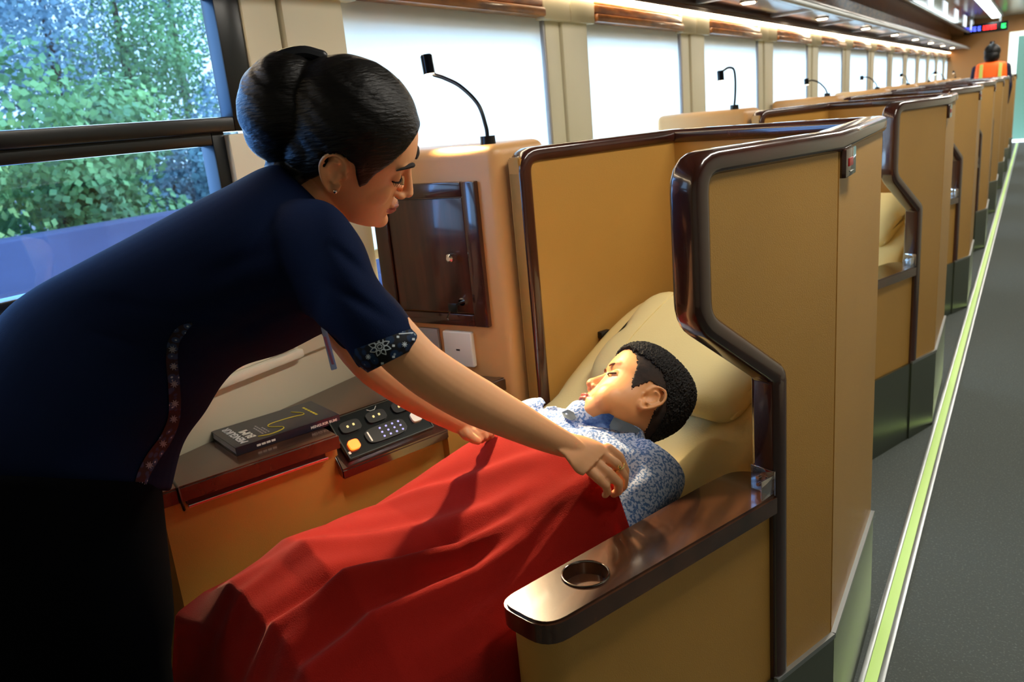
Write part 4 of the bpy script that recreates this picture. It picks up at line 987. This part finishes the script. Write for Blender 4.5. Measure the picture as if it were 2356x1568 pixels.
# short hair: thick on top, faded sides
O1 = XB(0, 0, 0)
def capmesh(els, voxel, sm, fuzz=0):
    b = N()
    for c, r, tl in els:
        ct, st = math.cos(tl), math.sin(tl); ell(b, XB(*c), XB(r[0] * ct, r[0] * st, 0) - O1, XB(-r[1] * st, r[1] * ct, 0) - O1, XB(0, 0, r[2]) - O1, 40)
    b = fuse(b, voxel, sm)
    if fuzz:
        rnd = np.random.RandomState(3)
        def fz(co): p = XBi(co); d = Vector((p.x, p.y - .03, p.z)).normalized(); return co + (XB(*d) - O1) * float(rnd.rand() * fuzz)
        displace(b, fz)
    return b
def b_line(q): return float(np.interp(q.x, [-.12, -.07, -.045, -.030, -.012, .014, .024, .034, .042, .050, .058, .072, .088, .11], [-.085, -.075, -.050, -.015, .030, .030, .012, -.010, -.002, .022, .048, .066, .078, .086]))
b = hair_shell(bb, XB, XBi, lambda q: min(q.y - b_line(q), max(q.y - float(np.interp(q.x, [-.08, -.05, 0, .05, .09], [-.1, .01, .062, .068, .074])), -q.x - .062)), lambda q: .0025 + .006 * max(0, min(1, (q.y - .06) / .05)), .0035)
link('hair', b, mat('black_short_hair', '#0c0806', .8), broot, sharp=12)
b = hair_shell(bb, XB, XBi, lambda q: q.y - b_line(q), lambda q: .0012, .0004)
link('faded_side_hair', b, mat('stubble_brown', '#33231a', .85, c2='#1c120c', vscale=60), broot, sharp=180)
# shirt
sm = mat('blue_floral_shirt', '#9fb4d6', .8, sheen=.2); nt = sm.node_tree; bs_ = nt.nodes['Principled BSDF']; tc = nt.nodes.new('ShaderNodeTexCoord'); nz = nt.nodes.new('ShaderNodeTexNoise'); nz.inputs['Scale'].default_value = 210; nz.inputs['Detail'].default_value = 1.5
rp = nt.nodes.new('ShaderNodeValToRGB'); e = rp.color_ramp.elements; e[0].position = .42; e[0].color = hexc('#4a74b4'); e[1].position = .55; e[1].color = hexc('#bccce8')
nt.links.new(tc.outputs['Object'], nz.inputs['Vector']); nt.links.new(nz.outputs['Fac'], rp.inputs[0]); nt.links.new(rp.outputs[0], bs_.inputs['Base Color'])
b = N()
loft(b, [bs(-1.093, 1.015, .760, .062, .026), bs(-1.10, 1.01, .745, .125, .045), bs(-1.11, .965, .728, .175, .070), bs(-1.12, .89, .700, .18, .080), bs(-1.12, .78, .650, .16, .070), bs(-1.13, .64, .60, .14, .06)], 40, 2.3, 4)
loft(b, [(L(-1.02, 1.01, .735), L(.02, -.05, .0), L(.0, -.03, .050)), (L(-.975, 1.01, .718), L(.05, .035, 0), L(-.02, -.02, .056)), (L(-.945, .965, .690), L(.053, .015, -.01), L(-.0, -.02, .056)), (L(-.930, .88, .655), L(.052, 0, 0), L(0, -.01, .054)), (L(-.930, .76, .61), L(.050, 0, 0), L(0, 0, .046))], 28, 2.1, 4)
loft(b, [(L(-1.18, .995, .745), L(-.02, -.045, .0), L(.0, -.03, .050)), (L(-1.245, .985, .74), L(-.05, .03, 0), L(.02, -.02, .060)), (L(-1.29, .93, .70), L(-.05, .0, 0), L(-.0, -.02, .058)), (L(-1.29, .80, .64), L(-.05, 0, 0), L(0, 0, .046))], 28, 2.1, 4)
tube(b, [L(-1.093, .985, .765), L(-1.085, 1.01, .775), XB(-.018, -.085, 0)], [.062, .060, .057], 24)
b = fuse(b, .0042, 5)
def sf(co):
    l, s, z = toL(co); d = .004 * math.sin(60 * (s + .8 * l)) * math.exp(-((l + .96) / .06) ** 2) + .003 * math.sin(95 * (l - .5 * s)); return co + Vector((0, 0, d * .7))
displace(b, sf)
sh = link('shirt', b, sm, broot, sharp=180)
# collar wings
bv = bvh_of(sh, bb)
colb = mat('collar_blue', '#4a76bb', .8, c2='#27509a', vscale=140)
def wing(name, poly, m, lift, thick=.0025):
    b = N(); P3 = snap_patch(bv, poly, EYE, lift); P3 = [p for p in P3 if p]
    if len(P3) > 2:
        cen_ = sum(P3, Vector()) / len(P3); f0 = [b.verts.new(p) for p in P3]; c0_ = b.verts.new(cen_ - vw * .003)
        for i in range(len(f0)): b.faces.new((f0[i], f0[(i + 1) % len(f0)], c0_))
        bmesh.ops.solidify(b, geom=b.faces[:], thickness=thick)
    return link(name, b, m, sh)
wing('collar', [(1338, 972), (1362, 962), (1385, 951), (1402, 949), (1413, 956), (1408, 968), (1402, 980), (1400, 990), (1375, 987), (1350, 981)], colb, .005)
wing('collar_lining', [(1413, 958), (1430, 965), (1452, 978), (1470, 990), (1462, 996), (1425, 994), (1402, 991), (1404, 975)], mat('collar_grey', '#6f7f8d', .8), .004)
wing('collar_lining', [(1296, 950), (1310, 944), (1322, 950), (1328, 962), (1318, 968), (1302, 962)], 'grey' if 0 else bpy.data.materials['collar_grey'], .004)

# ------------------------------------------------------------------ blanket
b = N(); NU, NV = 110, 170; S0, l_a, l_b = .19, -1.47, -.874
def sst(a, c, x): t = min(max((x - a) / (c - a), 0), 1); return t * t * (3 - 2 * t)
def top_edge(l):   # where the blanket ends on the chest
    return float(np.interp(l, [-1.5, -1.36, -1.27, -1.15, -1.02, -.95, -.92, -.872], [.84, .88, .90, .875, .865, .872, .872, .86]))
def hh(l, s):
    top = float(np.interp(s, [.18, .22, .26, .31, .38, .42, .5, .6, .7, .8, .9], [.30, .42, .58, .66, .685, .705, .70, .70, .725, .765, .795]))
    lc = float(np.interp(s, [0, .5, .9], [-1.165, -1.13, -1.10])); w = float(np.interp(s, [0, .4, .7, .9], [.20, .215, .225, .215]))
    x = (l - lc) / w; k = 1 / (1 + abs(x) ** 4.5 * .55); base = min(.515, top - .03)
    z = base + (top - base) * k
    for (a0, s0, a1, s1, am, wd_) in ((-.94, .84, -1.10, .20, .022, .022), (-.955, .83, -1.27, .30, .009, .026), (-.93, .82, -.97, .26, .022, .020), (-1.02, .85, -1.30, .55, .008, .022), (-.92, .84, -.90, .5, .012, .014), (-1.06, .55, -1.0, .15, .007, .022), (-1.26, .86, -1.34, .5, .006, .02), (-1.18, .45, -1.24, .15, .005, .02)):
        dl, ds = a1 - a0, s1 - s0; n2 = dl * dl + ds * ds; t = ((l - a0) * dl + (s - s0) * ds) / n2; d = ((l - a0) * ds - (s - s0) * dl) / math.sqrt(n2)
        if -.05 < t < 1.15: z += am * math.exp(-(d / wd_) ** 2) * math.sin(PI * min(max((t + .05) / 1.2, 0), 1)) ** .6 - am * .6 * math.exp(-((d - wd_ * 1.6) / wd_) ** 2) * math.sin(PI * min(max((t + .05) / 1.2, 0), 1))
    z += .0025 * math.sin(23 * l + 9 * s) * math.sin(17 * s - 6 * l)
    # gathered and lifted where the fingers hold it
    z += .020 * math.exp(-((l + .925) / .035) ** 2 - ((s - .86) / .035) ** 2)
    return max(z, min(.518, base + .004))
grid = []
for j in range(NV + 1):
    row = []
    for i in range(NU + 1):
        l = l_a + (l_b - l_a) * i / NU; e = top_edge(l); s = S0 + (e - S0) * j / NV; z = hh(l, s)
        row.append(b.verts.new(L(l, s, z)))
    zl, zr = toL(row[0].co)[2], z
    for k in range(1, 8): row.append(b.verts.new(L(l_b + .004 * math.sin(k * .5) + .0015 * math.sin(40 * s), s, zr + (.43 - zr) * k / 7)))
    grid.append(row)
for j in range(NV):
    for i in range(NU + 7): b.faces.new((grid[j][i], grid[j][i+1], grid[j+1][i+1], grid[j+1][i]))
bmesh.ops.solidify(b, geom=b.faces[:], thickness=.006)
bk_ = link('blanket', b, 'blanket', sharp=180); tag(bk_, 'soft red fleece blanket draped over the sleeping boy', 'blanket')

# ------------------------------------------------------------------ distant worker
t = thing('person', (-.50, 12.5, 0), 'person in orange safety vest with yellow stripes near the end wall', 'person')
x0, y0 = -.505, 12.5
b = N(); ell(b, (x0 + .0, y0, 1.575), (.075, 0, 0), (0, .09, 0), (0, 0, .105)); tube(b, [(x0, y0, 1.53), (x0, y0, 1.43)], .055, 14)
loft(b, [(Vector((x0, y0, z)), Vector((w, 0, 0)), Vector((0, d, 0))) for z, w, d in ((1.47, .08, .06), (1.42, .16, .09), (1.25, .17, .11), (1.05, .15, .10), (.9, .16, .11))], 24, 2.2, 3)
for s in (1, -1):
    tube(b, [(x0 + .17 * s, y0, 1.40), (x0 + .21 * s, y0 + .02, 1.15), (x0 + .19 * s, y0 + .12, .95)], [.05, .04, .03], 12); tube(b, [(x0 + .08 * s, y0, .92), (x0 + .09 * s, y0, .5), (x0 + .09 * s, y0, .06)], [.085, .06, .045], 12)
b = fuse(b, .012, 3); link('body', b, mat('dark_blue_clothes', '#181c3c', .8), t, sharp=180)
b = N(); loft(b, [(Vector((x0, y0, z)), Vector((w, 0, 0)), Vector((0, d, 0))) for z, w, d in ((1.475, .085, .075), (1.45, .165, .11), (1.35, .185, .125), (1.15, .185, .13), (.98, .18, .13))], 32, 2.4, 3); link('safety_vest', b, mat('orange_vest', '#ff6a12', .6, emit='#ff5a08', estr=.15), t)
for s in (1, -1):
    b = N(); slab(b, [(x0 + s * .085, y0 - .10, 1.455), (x0 + s * .125, y0 - .10, 1.45), (x0 + s * .125, y0 - .135, 1.35), (x0 + s * .125, y0 - .135, 1.0), (x0 + s * .085, y0 - .137, 1.0), (x0 + s * .085, y0 - .137, 1.35)][:6], (0, .01, 0)); link('reflective_stripe', b, mat('yellow_stripe', '#d8e070', .5) if 'yellow_stripe' not in bpy.data.materials else bpy.data.materials['yellow_stripe'], t)
b = N(); ell(b, (x0, y0 + .0, 1.60), (.095, 0, 0), (0, .105, 0), (0, 0, .095)); ell(b, (x0, y0 - .03, 1.54), (.09, 0, 0), (0, .085, 0), (0, 0, .09)); link('hair', b, 'hairw', t)
b = N(); box(b, (-.80, YE - .02, 1.15), (-.72, YE, 1.9), .004); tag(link('framed_notice', b, 'wood'), 'dark framed notice on the end wall behind the worker', 'notice')

# ------------------------------------------------------------------ outside, beyond the open window
b = N(); box(b, (-60, -12, -1.3), (-1.7, 60, -1.2)); struct('ground', b, mat('ballast_ground', '#6f6a72', .9, c2='#8a8490', vscale=3))
b = N(); box(b, (-5.3, -10, -1.2), (-5.0, 60, .93), .02); tag(link('trackside_wall', b, mat('concrete_wall', '#50557c', .9, c2='#3e4264', vscale=1.2, vstretch=(1, .5, 2))), 'long grey-violet concrete wall beside the track outside', 'wall')
b = N()
tube(b, [(-7.5, -10, 3.55), (-7.5, 12, 3.45), (-7.5, 50, 3.5)], .012, 6); tag(link('overhead_cable', b, mat('cable_pale', '#c9cfd8', .5)), 'thin pale overhead cable crossing before the trees', 'cable')
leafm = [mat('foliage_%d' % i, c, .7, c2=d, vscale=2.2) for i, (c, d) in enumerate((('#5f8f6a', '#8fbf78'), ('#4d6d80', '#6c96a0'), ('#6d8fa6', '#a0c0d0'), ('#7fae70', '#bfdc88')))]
def tree(name, x, y, z0, h, r, m, label, n=900, trunk=True):
    t = thing(name, (x, y, -1.2), label, 'tree' if name == 'tree' else 'bush', 'trees beyond the trackside wall' if name == 'tree' else 'bushes beyond the trackside wall')
    rnd = random.Random(int(x * 131 + y * 17)); b = N()
    blobs = [(Vector((x + rnd.uniform(-.6, .6) * r, y + rnd.uniform(-.8, .8) * r, z0 + rnd.uniform(.15, 1) * h)), r * rnd.uniform(.3, .6)) for _ in range(16)]
    for c, q in blobs:
        for _ in range(n // 16):
            d = Vector((rnd.gauss(0, 1), rnd.gauss(0, 1), rnd.gauss(0, 1))).normalized() * q * rnd.uniform(.6, 1.05); p = c + d
            a = Vector((rnd.gauss(0, 1), rnd.gauss(0, 1), rnd.gauss(0, 1))).normalized() * .036; e = d.cross(a).normalized() * .03
            b.faces.new([b.verts.new(p + v) for v in (-a, -e, a, e)])
    link('foliage', b, m, t, smooth=False)
    b = N(); tube(b, [(x, y, -1.2), (x + .1, y, z0), (x, y + .1, z0 + h * .8)], [.16, .12, .04], 8); link('trunk', b, mat('bark', '#4a3a30', .9) if 'bark' not in bpy.data.materials else bpy.data.materials['bark'], t)
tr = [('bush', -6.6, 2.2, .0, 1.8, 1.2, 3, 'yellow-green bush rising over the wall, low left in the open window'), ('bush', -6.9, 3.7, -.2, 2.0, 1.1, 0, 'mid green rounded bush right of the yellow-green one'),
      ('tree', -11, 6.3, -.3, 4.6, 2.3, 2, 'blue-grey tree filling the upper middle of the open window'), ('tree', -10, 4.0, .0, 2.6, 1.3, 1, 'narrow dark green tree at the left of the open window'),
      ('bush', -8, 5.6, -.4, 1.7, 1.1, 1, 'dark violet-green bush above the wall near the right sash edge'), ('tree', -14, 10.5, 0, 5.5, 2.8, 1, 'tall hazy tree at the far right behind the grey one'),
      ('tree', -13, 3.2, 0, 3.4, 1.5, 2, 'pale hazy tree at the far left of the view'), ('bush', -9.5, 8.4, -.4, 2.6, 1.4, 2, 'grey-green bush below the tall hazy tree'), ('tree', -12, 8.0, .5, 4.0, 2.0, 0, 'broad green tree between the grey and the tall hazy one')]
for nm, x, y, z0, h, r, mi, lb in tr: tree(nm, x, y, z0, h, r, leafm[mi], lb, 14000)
